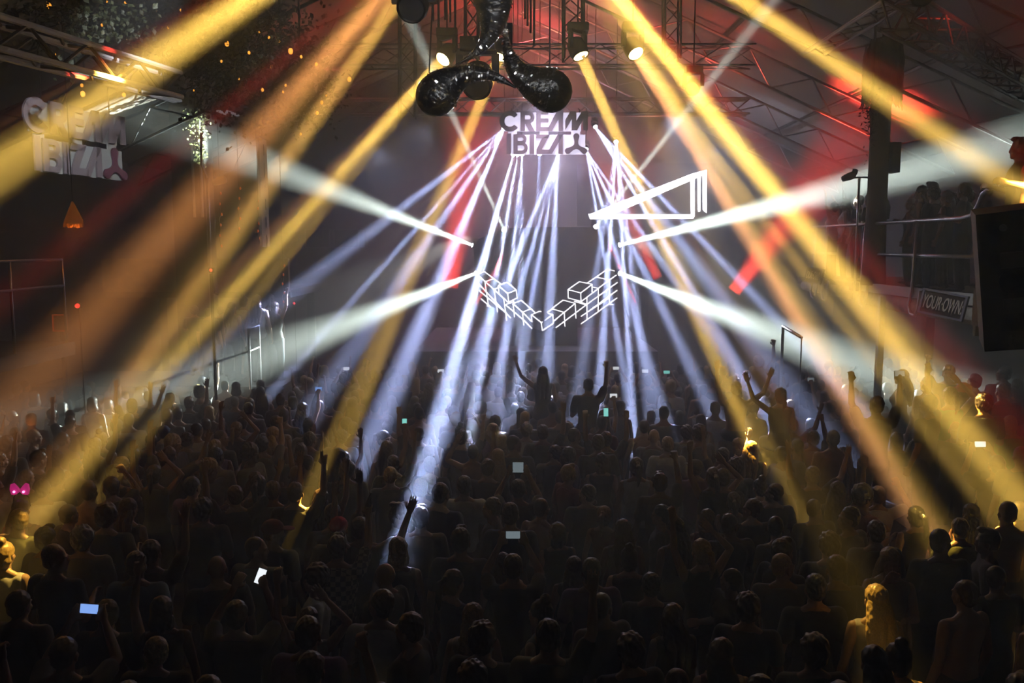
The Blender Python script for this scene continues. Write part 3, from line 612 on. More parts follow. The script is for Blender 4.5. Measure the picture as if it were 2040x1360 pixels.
m = MB(); m.tube([(-1.66, -3.5, -.28), (-1.66, -1.0, -.27), (-1.66, .8, -.26)], [.13, .14, .12], 14); m.build('render_band', PLAST, e, True)
m = MB(); m.tube([(-1.6, 1.6, -.2), (-1.6, 4.2, -.18)], [.13, .12], 14); m.build('render_band', PLAST, e, True)
for y in (0.2, 4.4): MB().ab((1.2, y-.1, -DZ), (1.4, y+.1, -.15)).build('post', BLK, e)
e = empty('balcony_railing', (6.5, 15, DZ)); tag(e, 'steel tube railing along the right balcony with hooked posts', 'railing', 'balcony railings')
MB().tube([(0, 3.7, 1.1), (0, -2.55, 1.1), (0, -2.8, 1.13), (0, -2.95, 1.25), (-.02, -3.1, 1.42), (-.03, -3.3, 1.48), (-.12, -4.6, 1.50), (-.3, -6.2, 1.5)], .032, 10).build('top_rail', STEEL, e, True)
MB().tube([(0, 3.6, .55), (0, 2.2, .55)], .025, 8).build('mid_rail', STEEL, e, True)
MB().tube([(0, .2, .55), (0, -3.2, .55)], .03, 8).build('mid_rail', STEEL, e, True)
for y in (2.65, 3.3, .75, -1.25, -3.25):
    MB().tube([(-.03, y, 1.1), (-.06, y, .0), (-.1, y, -.25), (-.1, y-.08, -.38), (-.1, y-.22, -.40), (-.1, y-.32, -.28), (-.08, y-.34, .0)], .026, 8).build('post', STEEL, e, True)
MB().tube([(-.02, -4.0, 1.5), (-.02, -4.0, .15)], .02, 8).build('post', STEEL, e, True)
e = empty('raised_balcony', (8.2, 9.3, 3.8)); tag(e, 'higher front tier of the right balcony beside the loudspeaker', 'balcony')
MB().ab((-2.5, -2.0, -.2), (1.79, 1.15, 0)).build('deck', mat('deck_wood', (.08, .06, .05), .8), e)
MB().ab((-2.55, -.3, -.42), (-2.5, 1.15, .03)).build('edge_strip', PLAST, e)
MB().ab((-2.5, 1.15, -.55), (-2.2, 1.21, .15)).build('end_panel', PLAST, e)
p = at(1712, 355, 16.0); e = empty('lamp_pole', (p.x, p.y, 4.75-1.1)); tag(e, 'thin chrome pole with small dark spotlights by the right pillar', 'pole', 'chrome poles'); O = e.location
MB().tube([Vector((0, 0, -.35)), Vector((0, 0, p.z-O.z))], .022, 8).build('pole', STEEL, e, True)
MB().lathe([(.05, -.1), (.07, .0), (.07, .12), (.04, .14)], (-.22, 0, p.z-O.z+.02), R=Matrix.Rotation(1.2, 3, 'Y'), n=14).build('spotlight', BLK, e, True)
MB().lathe([(.04, -.08), (.05, .0), (.05, .08)], (-.1, 0, p.z-O.z+.08), R=Matrix.Rotation(.7, 3, 'X'), n=14).build('spotlight', BLK, e, True)
MB().tube([(-.25, 0, p.z-O.z), (.1, 0, p.z-O.z+.02), (.3, 0, p.z-O.z-.02)], .015, 6).build('cross_arm', BLK, e)
c = at(2012, 552, 7.2); e = empty('loudspeaker', c); e.rotation_euler = (math.radians(8), math.radians(-7), math.radians(-24)); tag(e, 'large black loudspeaker hanging at the right edge of the balcony', 'loudspeaker')
MB().prism([(-.24, -.58), (.24, -.58), (.3, .58), (-.24, .58)], (0, -.2, 0), X, Z, NB, .45).build('cabinet', mat('speaker_black', (.012, .012, .013), .5, bump=.15, nscale=60), e)
MB().lathe([(.11, 0), (.10, .02), (.03, -.02), (.02, -.02)], (0, -.2, .0), R=Matrix.Rotation(math.pi/2, 3, 'X'), n=20).build('driver', mat('driver_grey', (.05, .05, .055), .3), e, True)
for z in (-.2, .18): MB().box((0, -.215, z), (.16, .02, .13)).build('handle_plate', mat('plate_grey', (.25, .25, .26), .4, .5), e)
MB().lathe([(.03, 0), (.03, .02)], (-.05, -.2, .45), R=Matrix.Rotation(math.pi/2, 3, 'X'), n=12).build('port', STEEL, e)
MB().box((.1, .35, .3), (.3, .5, .06)).build('bracket', BLK, e)
for nm, a, b, lb in (('raised_platform', (5.0, 9.0, 0), (9.9, 12.6, .8), 'dark raised platform with dancers under the right balcony'), ('raised_platform', (-9.8, 17.2, 0), (-4.7, 19.4, 1.5), 'raised platform with a crowd and steel rail at far left')):
    tag(MB().ab(a, b).build(nm, WALLD), lb, 'platform')
e = empty('low_railing', (4.98, 13.2, 0)); tag(e, 'short sloping steel rail on a dark post, right of the stage', 'railing')
A = at(1560, 650, 14.6)-e.location; B = at(1597, 672, 14.0)-e.location
MB().tube([A, B], .03, 8).build('top_rail', STEEL, e, True); MB().tube([A, (A.x, A.y, .0)], .025, 8).build('post', STEEL, e); MB().tube([B, (B.x, B.y, 0)], .012, 8).build('post', STEEL, e)
p = at(1755, 640, 14.5); tag(MB().ab((p.x-.05, p.y-.05, 0), (p.x+.05, p.y+.05, DZ-.15)).build('steel_post', STEEL), 'thin square post under the right balcony', 'post')

# ------------------------------------------------------------------ left side
e = empty('left_balcony', (-8.4, 10.6, 2.9)); tag(e, 'dark balcony on the left with thin steel rails', 'balcony')
MB().ab((-1.5, -2.6, -.2), (1.7, 2.4, 0)).build('deck', WALLD, e); MB().ab((-1.2, -.1, -2.9), (-1.0, .1, -.2)).build('post', BLK, e)
e = empty('balcony_railing', (-6.72, 10.6, 2.9)); tag(e, 'thin steel railing on the left balcony', 'railing', 'balcony railings')
for z, nm in ((1.25, 'top_rail'), (.86, 'mid_rail')): MB().tube([(0, -2.5, z), (0, 2.2, z)], .022, 8).build(nm, STEEL, e, True)
for y in (-2.4, .85, 2.2): MB().tube([(0, y, 0), (0, y, 1.28)], .02, 8).build('post', STEEL, e, True)
e = empty('mezzanine', (-7.5, 20.7, 0)); tag(e, 'beige textured mezzanine front at the far left', 'balcony')
MB().ab((-2.4, -.05, 3.25), (2.1, .1, 4.05)).build('parapet', mat('beige_render', (.30, .24, .16), .95, noise=.4, nscale=5, bump=.5), e)
MB().ab((-2.4, .1, 3.1), (2.1, 3.5, 3.3)).build('deck', WALLD, e)
for x in (-2.2, 0, 1.9): MB().ab((x-.1, 3.0, 0), (x+.1, 3.2, 3.1)).build('post', BLK, e)
c = at(383, 300, 19.9); e = empty('column', (c.x, c.y, 0)); tag(e, 'dark square column at the left with lit ivy on its edge', 'column')
MB().ab((-.38, -.3, 0), (.36, .3, RZ-sl*abs(c.x)-.05)).build('shaft', WALLD, e)
for x in (.12, .30): MB().tube([(x, -.34, 7.4), (x, -.34, 5.0)], .03, 8).build('pipe', mat('lit_pipe', (.8, .8, .75), .3, .2), e)
p = at(413, 355, 15.5); e = empty('lamp_pole', (p.x, p.y, at(0, 545, 15.5).z)); tag(e, 'thin chrome pole with small spotlights on the left side', 'pole', 'chrome poles'); O = e.location
MB().tube([(0, 0, 0), (0, 0, p.z-O.z)], .024, 8).build('pole', STEEL, e, True)
MB().tube([(0, 0, p.z-O.z), (-.1, 0, p.z-O.z+.25), (-.08, 0, p.z-O.z+.8)], .02, 8).build('bent_arm', STEEL, e, True)
MB().lathe([(.05, -.1), (.07, .0), (.07, .12), (.04, .14)], (.2, 0, p.z-O.z-.05), R=Matrix.Rotation(1.3, 3, 'Y'), n=14).build('spotlight', BLK, e, True)
MB().tube([(0, 0, 0), (.05, 0, -.35), (.12, 0, -.38)], .02, 8).build('bracket', BLK, e)
MB().tube([(0, 0, 0), (0, 0, 1.5-O.z)], .025, 8).build('lower_post', BLK, e)
TUBE = mat('fluorescent_glow', (.8, .82, .85), .4, emit=(.75, .80, .85), estr=.22)
for i, (a, b, c, Y) in enumerate([((126, 134), (208, 156), (122, 141), 11), ((300, 182), (354, 198), (293, 190), 13), ((440, 217), (468, 227), (433, 226), 16)]):
    A, B, C_ = at(*a, Y), at(*b, Y+.4), at(*c, Y); d = B-A; w = .22; e = empty('strip_light', (A+B)/2); O = e.location
    tag(e, f'flat white twin-tube ceiling light at left, {["nearest and longest", "middle one", "farthest and smallest"][i]}', 'ceiling light', 'twin-tube ceiling lights')
    s = Vector((d.y, -d.x, 0)).normalized(); 
    MB().bar(A-O, B-O, w+.06, .03).build('housing', DTRUSS, e)
    for q in (-1, 1): MB().bar(A-O+s*q*w*.26-Vector((0, 0, .03)), B-O+s*q*w*.26-Vector((0, 0, .03)), .09, .03).build('tube', TUBE, e)
    MB().tube([(0, 0, 0), (0, 0, RZ-sl*abs(O.x)-O.z)], .01, 6).build('hanger', BLK, e)
# foliage: clumps of leaves on hanging stems
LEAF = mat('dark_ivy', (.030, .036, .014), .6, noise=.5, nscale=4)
def ivy(name, pts, n, size, label, group, m=LEAF):
    e = empty(name, pts[0][0]); tag(e, label, 'ivy', group); O = e.location; f = MB()
    for c, r in pts:
        for k in range(n):
            p = c-O+Vector([random.gauss(0, 1)*r[i]*.5 for i in range(3)]); a = Vector([random.uniform(-1, 1) for _ in range(3)]).normalized(); b = a.orthogonal().normalized(); c3 = a.cross(b)
            s = size*random.uniform(.6, 1.4); f.add([p, p+a*s*.5+b*s*.35, p+a*s+c3*s*.1, p+a*s*.5-b*s*.35], [(0, 1, 2, 3)])
    f.build('foliage', m, e)
    st = MB(); prev = pts[0][0]-O+Vector((0, 0, .3))
    for c, r in pts: st.tube([prev, c-O], .015, 5); prev = c-O
    top = RZ-sl*abs(O.x)-O.z; st.tube([(0, 0, 0), (0, 0, top)], .02, 5); st.build('stem', mat('stem_brown', (.05, .035, .02), .9), e); return e
for i, (px, py, Y, rx, rz) in enumerate([(470, 60, 13, 1.0, .7), (560, 110, 14, .9, .7), (470, 165, 14, .8, .7), (600, 190, 15, .6, .5), (300, 40, 12, 1.1, .5), (150, 30, 11, 1.1, .4), (400, 110, 14, .6, .5)]):
    z0 = at(px, py, Y); zl = RZ-sl*abs(z0.x)-.25
    if z0.z > zl: z0.z = zl
    ivy('hanging_ivy', [(z0, (rx, .6, rz))], 1100, .075, f'dark leafy ivy clump under the left roof, {["above and right of the white truss", "highest beside the red roof", "right beside the dark column", "lowest right one", "left of the first amber beam", "at the top left corner", "just above the dark column"][i]}', 'ivy clumps under the left roof')
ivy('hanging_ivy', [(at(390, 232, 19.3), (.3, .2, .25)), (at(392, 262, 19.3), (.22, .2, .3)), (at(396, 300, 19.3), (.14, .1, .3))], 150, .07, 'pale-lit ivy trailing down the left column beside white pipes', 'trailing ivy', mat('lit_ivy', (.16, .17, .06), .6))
ivy('hanging_ivy', [(at(1735, 250, 13.4), (.1, .1, .5)), (at(1733, 215, 13.4), (.12, .1, .4))], 120, .05, 'thin ivy strands hanging left of the right pillar', 'trailing ivy')
AMB = mat('amber_bulb', (1, .5, .1), .4, emit=(1, .36, .04), estr=2.6)
FLP = [(165, 187, 2.4), (163, 170, 1.5), (247, 189, 1.8), (96, 10, 3), (115, 15, 2), (213, 5, 1.5), (250, 5, 1.3), (310, 20, 1.4), (314, 35, 1.3), (356, 48, 1.2), (398, 47, 1.1), (452, 87, 2.2), (496, 105, 1.4), (441, 122, 1.1), (386, 79, 1.2), (517, 62, 1.6), (536, 75, 1.2), (556, 82, 1), (579, 102, 2.4), (600, 113, 1.3), (630, 128, 1.5), (696, 158, 2), (541, 133, 1.3), (523, 179, 1.4), (569, 170, 1.2), (564, 183, 1), (641, 204, 1.5), (632, 225, 1.5), (599, 267, 1.1), (203, 50, 1.2), (335, 55, 1.1), (360, 20, .9), (420, 30, .9), (110, 108, .8), (300, 82, .9), (386, 180, .8), (476, 157, .9), (650, 190, .8)]
blb = None
for i, (px, py, r) in enumerate(FLP):
    Y = 12.2+(i*37 % 20)/10; p = at(px, py, Y); lim = RZ-sl*abs(p.x)-.12
    if p.z > lim: Y = Y*(lim-CAMZ)/(p.z-CAMZ); p = at(px, py, Y)
    if blb is None: blb = MB().ell((0, 0, 0), (.010, .010, .013), seg=10, rings=6).mesh('bulb')
    o = link('fairy_light', blb, AMB if i == 0 else None); o.location = p; k = r*Y/12*1.35; o.scale = (k, k, k)
    FL_ = globals().setdefault('FL_', []); FL_.append((px, o)); tag(o, None, 'fairy light', 'amber fairy lights in the ivy')
for j, (px, o) in enumerate(sorted(FL_, key=lambda t: t[0])): o['label'] = f'small glowing amber fairy light in the upper left ivy, {("leftmost" if j == 0 else "rightmost" if j == len(FL_)-1 else ordw(j+1)+" from the left")}'
for j, (px, y0, y1, Y) in enumerate([(438, 385, 490, 17.8), (475, 365, 465, 17.8), (514, 400, 475, 17.8), (563, 520, 610, 19)]):
    pts = [at(px+math.sin(k*2.1)*2, y0+(y1-y0)*k/10, Y) for k in range(11)]; e = empty('light_string', pts[0]); O = e.location
    tag(e, f'vertical string of tiny red-orange lights at left, {["leftmost", "second from left", "third, beside the white banner", "rightmost and lowest"][j]}', 'light string', 'red light strings')
    MB().tube([p-O for p in pts], .006, 5).build('wire', BLK, e); MB().tube([(0, 0, 0), (0, 0, RZ-sl*abs(O.x)-O.z)], .005, 5).build('hanger', BLK, e)
    for k, p in enumerate(pts):
        if k % 2 == j % 2: MB().ell(p-O+Vector((.02, 0, 0)), (.018, .018, .03), seg=8, rings=6).build('bulb', mat('red_bulb', (1, .2, .05), .4, emit=(1, .14, .02), estr=.7), e)
p = at(146, 432, 12.5); e = empty('pendant_lamp', p); tag(e, 'shaggy straw pendant lamp glowing orange at the left', 'pendant lamp')
f = MB(); 
for k in range(260):
    a = random.uniform(0, 6.283); r = random.uniform(.05, .14); f.bar((math.cos(a)*.02, math.sin(a)*.02, .2), (math.cos(a)*r, math.sin(a)*r, random.uniform(-.16, -.05)), .008, .004)
f.lathe([(.015, .22), (.03, .16), (.09, 0), (.12, -.1)], n=16); f.build('straw_shade', mat('straw', (.35, .18, .06), .9, emit=(1, .25, .03), estr=.12), e)
MB().ell((0, 0, -.04), .03, seg=10).build('bulb', mat('red_bulb', (1, .2, .05), .4), e); MB().tube([(0, 0, .2), (0, 0, RZ-sl*abs(p.x)-p.z)], .008, 6).build('cord', BLK, e)
l = bpy.data.lights.new('pendant_glow', 'POINT'); l.energy = 6; l.color = (1, .3, .05); l.shadow_soft_size = .05; lo = bpy.data.objects.new('pendant_glow', l); COL.objects.link(lo); lo.location = p-Vector((0, 0, .14))
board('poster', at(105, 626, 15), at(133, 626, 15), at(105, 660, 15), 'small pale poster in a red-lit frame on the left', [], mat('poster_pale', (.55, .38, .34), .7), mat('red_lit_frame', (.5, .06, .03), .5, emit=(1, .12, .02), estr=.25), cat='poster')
po = [o for o in COL.objects if o.name == 'poster'][0]; MB().ab((-.03, -po.location.z*1.0, -.1), (.03, 0, -.045)).build('stand', BLK, po)
for k, (px, py, Y, c, lb) in enumerate([(154, 609, 14.5, (1, .05, .02), 'small glowing red lamp above the pale poster at left'), (420, 538, 15.4, (1, .08, .02), 'tiny red lamp at the foot of the left chrome pole'), (1815, 604, 14.1, (1, .03, .03), 'tiny red lamp left of the YOUR OWN board'), (586, 604, 19.5, (1, .05, .1), 'tiny red lamp right of the left platform crowd')]):
    p = at(px, py, Y); e = empty('indicator_lamp', p); tag(e, lb, 'lamp', 'small red indicator lamps')
    MB().ell((0, 0, 0), .028 if k else .04, seg=10).build('bulb', mat('red_indicator', (1, .1, .1), .4, emit=(1, .04, .03), estr=3), e)
    MB().box((0, .05, 0), (.09, .05, .09)).build('holder', BLK, e)
    if k == 2: MB().tube([(0, .06, 0), (0, .06, DZ-.15-p.z)], .012, 6).build('stem', BLK, e)
    else: MB().tube([(0, .06, 0), (0, .06, -p.z)], .012, 6).build('stem', BLK, e)
e = empty('low_railing', at(495, 655, 16.9)); tag(e, 'white-lit steel guard rail on the left platform edge', 'railing'); O = e.location
zb = 1.5-O.z; q = at(515, 648, 17.5)-O
MB().tube([(0, 0, zb), (0, 0, 0), q, (q.x, q.y, zb)], .03, 8).build('frame', STEEL, e); MB().tube([(0, 0, -.45), q-Vector((0, 0, .45))], .02, 8).build('mid_rail', STEEL, e)
e = empty('flight_case', at(664, 475, 25.6)); tag(e, 'two faint pale-edged cabinets high on the dark back wall', 'cabinet')
for x in (-.42, .42):
    fr = MB(); 
    for q in (-1, 1): fr.box((x+q*.36, -.2, 0), (.03, .03, .55)); fr.box((x, -.2, q*.27), (.75, .03, .03))
    MB().ab((x-.36, -.18, -.27), (x+.36, .88, .27)).build('box', BLK, e); fr.build('edge', TRUSS, e)
# red cloth screens beside the booth
for i, (P, Y) in enumerate([([(879, 470), (905, 500), (940, 440), (940, 560), (892, 583), (878, 560)], 22.5)]):
    pass
# ------------------------------------------------------------------ the crowd
def tinted(name, rough, noise, nscale, spec=.5, sheen=0.0, plaid=False):
    """one material per kind of surface; its base colour is the object's own colour, broken up by noise"""
    m = bpy.data.materials.new(name); m.use_nodes = True; nt = m.node_tree; b = nt.nodes['Principled BSDF']; L = nt.links
    oi = nt.nodes.new('ShaderNodeObjectInfo'); tc = nt.nodes.new('ShaderNodeTexCoord'); n = nt.nodes.new('ShaderNodeTexNoise'); n.inputs['Scale'].default_value = nscale
    r = nt.nodes.new('ShaderNodeMapRange'); r.inputs[1].default_value = .3; r.inputs[2].default_value = .7; r.inputs[3].default_value = 1-noise; r.inputs[4].default_value = 1+noise
    v = nt.nodes.new('ShaderNodeVectorMath'); v.operation = 'SCALE'; L.new(tc.outputs['Object'], n.inputs['Vector']); L.new(n.outputs['Fac'], r.inputs[0]); L.new(oi.outputs['Color'], v.inputs[0]); L.new(r.outputs[0], v.inputs[3])
    out = v.outputs[0]
    if plaid:
        ck = nt.nodes.new('ShaderNodeTexChecker'); ck.inputs['Scale'].default_value = 22; ck.inputs['Color1'].default_value = (.45, .42, .36, 1); ck.inputs['Color2'].default_value = (.05, .05, .09, 1); L.new(tc.outputs['Object'], ck.inputs[0]); out = ck.outputs[0]
    L.new(out, b.inputs['Base Color']); b.inputs['Roughness'].default_value = rough; b.inputs['Specular IOR Level'].default_value = spec
    if sheen: b.inputs['Sheen Weight'].default_value = sheen
    return m
MS = {'body': tinted('skin', .45, .08, 18), 'hair': tinted('hair', .36, .4, 90), 'shirt': tinted('cloth', .85, .12, 14, .3, .2), 'trousers': tinted('trouser_cloth', .8, .15, 12, .3), 'shoes': tinted('shoe', .5, .1, 20), 'cap': tinted('cap_cloth', .8, .1, 14, .3), 'plaid': tinted('plaid_cloth', .85, .1, 10, .3, 0, True)}
def flat(name, c, r=.8): return mat(name, c, r, noise=.15, nscale=14)
SKIN = [(.36, .20, .125), (.50, .32, .23), (.17, .09, .055)]
HAIRM = {'black': (.012, .010, .010), 'brown': (.045, .026, .016), 'blonde': (.42, .29, .13), 'grey': (.22, .21, .20)}
TOPM = {'black': (.012, .012, .014), 'white': (.60, .60, .62), 'grey': (.14, .14, .15), 'navy': (.02, .03, .09), 'dark red': (.14, .015, .015), 'olive': (.07, .075, .03), 'light blue': (.20, .30, .45), 'green': (.10, .38, .14), 'purple': (.10, .04, .16), 'red': (.5, .02, .02), 'plaid': (.2, .2, .2)}
JEAN = [(.02, .025, .045), (.012, .012, .013), (.09, .09, .09)]
SHOE = (.03, .03, .03)
D, U1 = ('down', 'relax'), 'open'
KINDS = {
 'm_short': dict(hair='short'), 'm_crop_bare': dict(hair='crop', top='none', leg='short'), 'm_quiff_bent': dict(hair='quiff', R=('bent', 'hold'), L=D), 'm_curly': dict(hair='curly', R=('bent', 'fist'), L=('bent', 'relax')),
 'm_cap': dict(hair='cap', yaw=12), 'm_bald': dict(hair='bald'), 'm_short_look': dict(hair='short', yaw=55, pitch=5), 'm_crop_look': dict(hair='crop', yaw=-60, R=('bent', 'relax')),
 'f_long': dict(hair='long', fem=True, top='tank'), 'f_long_look': dict(hair='long', fem=True, yaw=-40, top='tank', R=('crossed', 'relax')), 'f_bun': dict(hair='bun', fem=True, top='tank', leg='short'), 'f_bob': dict(hair='bob', fem=True, top='tank', yaw=25), 'f_tail': dict(hair='tail', fem=True, top='tank'),
 'm_Rup_open': dict(hair='short', R=('up', 'open')), 'm_Lup_point': dict(hair='crop', L=('up', 'point')), 'm_both_up': dict(hair='short', R=('upside', 'open'), L=('up', 'open')), 'm_Rfwd_fist': dict(hair='quiff', R=('upfwd', 'fist')), 'm_bare_both': dict(hair='crop', top='none', R=('up', 'fist'), L=('bentup', 'open')),
 'f_Rup': dict(hair='long', fem=True, top='tank', R=('up', 'open')), 'f_both': dict(hair='tail', fem=True, top='tank', R=('overhead', 'open'), L=('up', 'relax')), 'f_Lup_peace': dict(hair='bob', fem=True, top='tank', L=('upfwd', 'peace')),
 'm_phone': dict(hair='short', R=('phone', 'hold'), L=('phone', 'hold')), 'f_phone': dict(hair='long', fem=True, top='tank', R=('upfwd', 'hold')), 'm_phone_high': dict(hair='short', R=('up', 'hold'), L=('up', 'hold')),
 'f_face': dict(hair='long', fem=True, top='tank', R=('face', 'relax'), L=('bent', 'relax')), 'm_cap_look': dict(hair='cap', yaw=-65), 'm_Rup_peace': dict(hair='short', R=('up', 'peace')), 'm_rbent_up': dict(hair='short', R=('bentup', 'fist')),
 's_both': dict(hair='short', top='none', seated=True, R=('upside', 'open'), L=('up', 'open'), leg='short'), 's_Lup': dict(hair='long', fem=True, top='tank', seated=True, L=('upside', 'point'), R=('bent', 'relax'), leg='short'), 's_tail': dict(hair='tail', fem=True, top='tank', seated=True, L=('upside', 'open'), R=('bent', 'relax'), leg='short'), 's_fist': dict(hair='short', seated=True, R=('up', 'fist'), L=('bent', 'relax'), leg='short'),
}
POSEW = {'m_short': 'arms down', 'm_crop_bare': 'arms down', 'm_quiff_bent': 'one hand raised to chest', 'm_curly': 'hands in front', 'm_cap': 'arms down', 'm_bald': 'arms down', 'm_short_look': 'head turned left', 'm_crop_look': 'head turned right', 'f_long': 'arms down', 'f_long_look': 'head turned right', 'f_bun': 'arms down', 'f_bob': 'arms down', 'f_tail': 'arms down',
 'm_Rup_open': 'right arm up', 'm_Lup_point': 'left arm up pointing', 'm_both_up': 'both arms up', 'm_Rfwd_fist': 'right fist up', 'm_bare_both': 'both arms up', 'f_Rup': 'right arm up', 'f_both': 'both arms up', 'f_Lup_peace': 'left hand up', 'm_Rup_peace': 'two fingers up', 'm_rbent_up': 'right fist up'}
HAIRW = {'short': 'short {} hair', 'crop': 'cropped {} hair', 'quiff': 'tousled {} hair', 'curly': 'curly {} hair', 'long': 'long {} hair', 'bun': '{} hair in a bun', 'bob': '{} bobbed hair', 'tail': '{} ponytail', 'cap': 'cap', 'bald': 'bald head'}
PM = {}
def person_meshes(kind):
    if kind not in PM:
        d = dict(KINDS[kind])
        if d.get('fem') and d.get('top', 'tank') == 'tank': d['top'] = 'tank'
        PM[kind] = make_person(d); print('VERTS', kind, {k: len(v.vertices) for k, v in PM[kind].items() if hasattr(v, 'vertices')})
    return PM[kind]
PEOPLE = []
def slotmat(o, c): o.color = (*c, 1)
PROTO = {}
def person(kind, x, y, z=0.0, rz=0.0, sc=1.0, top='black', hair='brown', skin=0, jean=0, cap='black', label=None, group=None):
    m = person_meshes(kind)
    if kind not in PROTO:                                # the first of a kind: body, then hair and clothing as its parts
        r = link('person', m['body'], MS['body'])
        for k in ('hair', 'shirt', 'trousers', 'shoes', 'cap'):
            if k in m and m[k] is not None: link(k, m[k], MS[k], r)
        PROTO[kind] = r
    else:                                                # a copy of the thing and of each of its parts
        r0 = PROTO[kind]; r = r0.copy(); COL.objects.link(r)
        for ch in list(r0.children):
            c = ch.copy(); COL.objects.link(c); c.parent = r
    r.location = (x, y, z); r.rotation_euler = (0, 0, rz); r.scale = (sc, sc, sc); slotmat(r, SKIN[skin])
    for c in r.children:
        n = c.name.split('.')[0]
        slotmat(c, {'hair': HAIRM[hair], 'shirt': TOPM[top], 'trousers': JEAN[jean], 'shoes': SHOE, 'cap': TOPM[cap]}[n])
        if n == 'shirt':
            c.data = m['shirt']
            if top == 'plaid': c.data = c.data.copy(); c.data.materials[0] = MS['plaid']
    tag(r, label, 'person', group); r['_k'] = kind; PEOPLE.append([r, kind, top, hair, cap, label]); return r
def local(r, v): return Vector(r.location)+Matrix.Rotation(r.rotation_euler[2], 3, 'Z') @ (Vector(v)*r.scale[0])
def headY(py, sc=1.0, z=0.0): return F*(CAMZ-z-1.765*sc)/(py-HOR)
def feat(kind, px, py, label, Y=None, sc=1.0, z=0.0, **kw):
    """person whose head top shows at photo pixel (px, py)"""
    if Y is None: Y = headY(py, sc, z)
    p = at(px, py, Y); zz = z if kw.pop('floor', True) and Y == headY(py, sc, z) else p.z-1.765*sc
    return person(kind, p.x, Y, zz, sc=sc, label=label, **kw)
def feat_hand(kind, key, px, py, label, sc=1.0, z=0.0, rz=0.0, **kw):
    """person on the floor whose raised hand shows at photo pixel (px, py)"""
    h = Matrix.Rotation(rz, 3, 'Z') @ (person_meshes(kind)['hand_'+key]*sc); Y = F*(CAMZ-z-h.z)/(py-HOR)*1.0; p = at(px, py, Y)
    return person(kind, p.x-h.x, Y-h.y, z, rz=rz, sc=sc, label=label, **kw)
SCR = {k: mat('screen_'+k, c, .2, emit=c, estr=s) for k, c, s in (('white', (.9, .95, 1), 1.5), ('blue', (.25, .45, 1), 1.3), ('teal', (.3, .9, .8), 1.3), ('dim', (.4, .5, .55), .5), ('warm', (1, .9, .6), 3.5))}
def phone(r, keys, colr, label, tilt=0.0, land=True, k=1.0):
    m = PM[r['_k']]; hs = [m['hand_'+q] for q in keys]; h = sum(hs, Vector((0, 0, 0)))/len(hs); p = local(r, h)
    e = empty('phone', p); tag(e, label, 'phone', 'phones held up in the crowd'); w, hh = (.13, .07) if land else (.07, .13)
    if len(keys) == 2: w = max(w, (hs[0]-hs[1]).length*.9) if (hs[0]-hs[1]).length < .2 else w
    e.rotation_euler = (math.radians(-12), math.radians(tilt), r.rotation_euler[2]*.5); e.scale = (k, k, k)
    MB().box((0, 0, 0), (w, .012, hh)).build('case', BLK, e); MB().box((0, -.0075, 0), (w*.9, .003, hh*.9)).build('screen', SCR[colr], e.children[0]); return e
G = math.radians
FE = []
def A(*a, **k): FE.append(feat(*a, **k)); return FE[-1]
def AH(*a, **k): FE.append(feat_hand(*a, **k)); return FE[-1]
# --- people picked out by the light, front left
A('m_short_look', 36, 1022, 'man with golden-lit short hair at the far left edge, in olive top', hair='blonde', top='olive', skin=1, rz=G(-10))
A('m_quiff_bent', 92, 1060, 'man with dark tousled hair rimmed gold, in front of the golden-haired man', hair='black', top='grey', rz=G(-15))
A('f_bun', 8, 1092, 'woman with gold-lit blonde bun cut off by the left edge', hair='blonde', top='white', skin=1)
bow = A('f_long', 42, 1002, 'dark-haired woman wearing a glowing pink bow', hair='black', top='black', sc=.97)
A('m_crop_bare', 178, 965, 'shirtless man with cropped dark hair and pale-lit shoulder at left', hair='brown', top='black', skin=1)
A('m_bald', 432, 1120, 'bald man with reddish lit scalp in the front left crowd', top='black', skin=0, rz=G(20))
A('m_cap_look', 545, 1046, 'man in dark red cap looking right, lit orange, front left', cap='dark red', top='black', skin=0, rz=G(-20))
A('m_cap', 674, 1040, 'person in bright red-topped cap beside the orange haze, front left', cap='red', top='black')
A('m_Rfwd_fist', 672, 1078, 'person in plaid shirt drinking with bent arm, front left of centre', top='plaid', hair='black', skin=0)
A('m_curly', 165, 1060, 'person with grey curly hair turned away, behind the blue phone glow', hair='grey', top='grey')
A('m_short', 272, 1112, 'man in grey-blue top with lit shoulder, alone in the dark front left', hair='black', top='light blue', skin=2)
A('m_curly', 405, 1002, 'person with dark curly hair edged white, left of the raised yellow hand', hair='black', top='black')
A('f_tail', 515, 952, 'person with dark hair and pale rim light below the bent arm at left', hair='black', top='black')
A('f_bob', 792, 1082, 'person with white-lit blonde bobbed hair in the front, left of centre', hair='blonde', top='grey', skin=1)
A('m_quiff_bent', 838, 1018, 'man with quiffed hair at the foot of the blue beam', hair='brown', top='grey', skin=1)
A('m_short', 838, 958, 'fair short-haired man lit by the blue beam left of centre', hair='blonde', top='grey', skin=1)
A('f_long', 992, 897, 'woman with long silver-lit blonde hair at the centre of the crowd', hair='blonde', top='white', skin=1)
A('m_quiff_bent', 880, 795, 'man with white-lit quiff standing in the brightest blue beam', hair='grey', top='white', skin=1)
A('m_short', 925, 953, 'short-haired man in white shirt just right of the blue beam foot', hair='brown', top='white', skin=1)
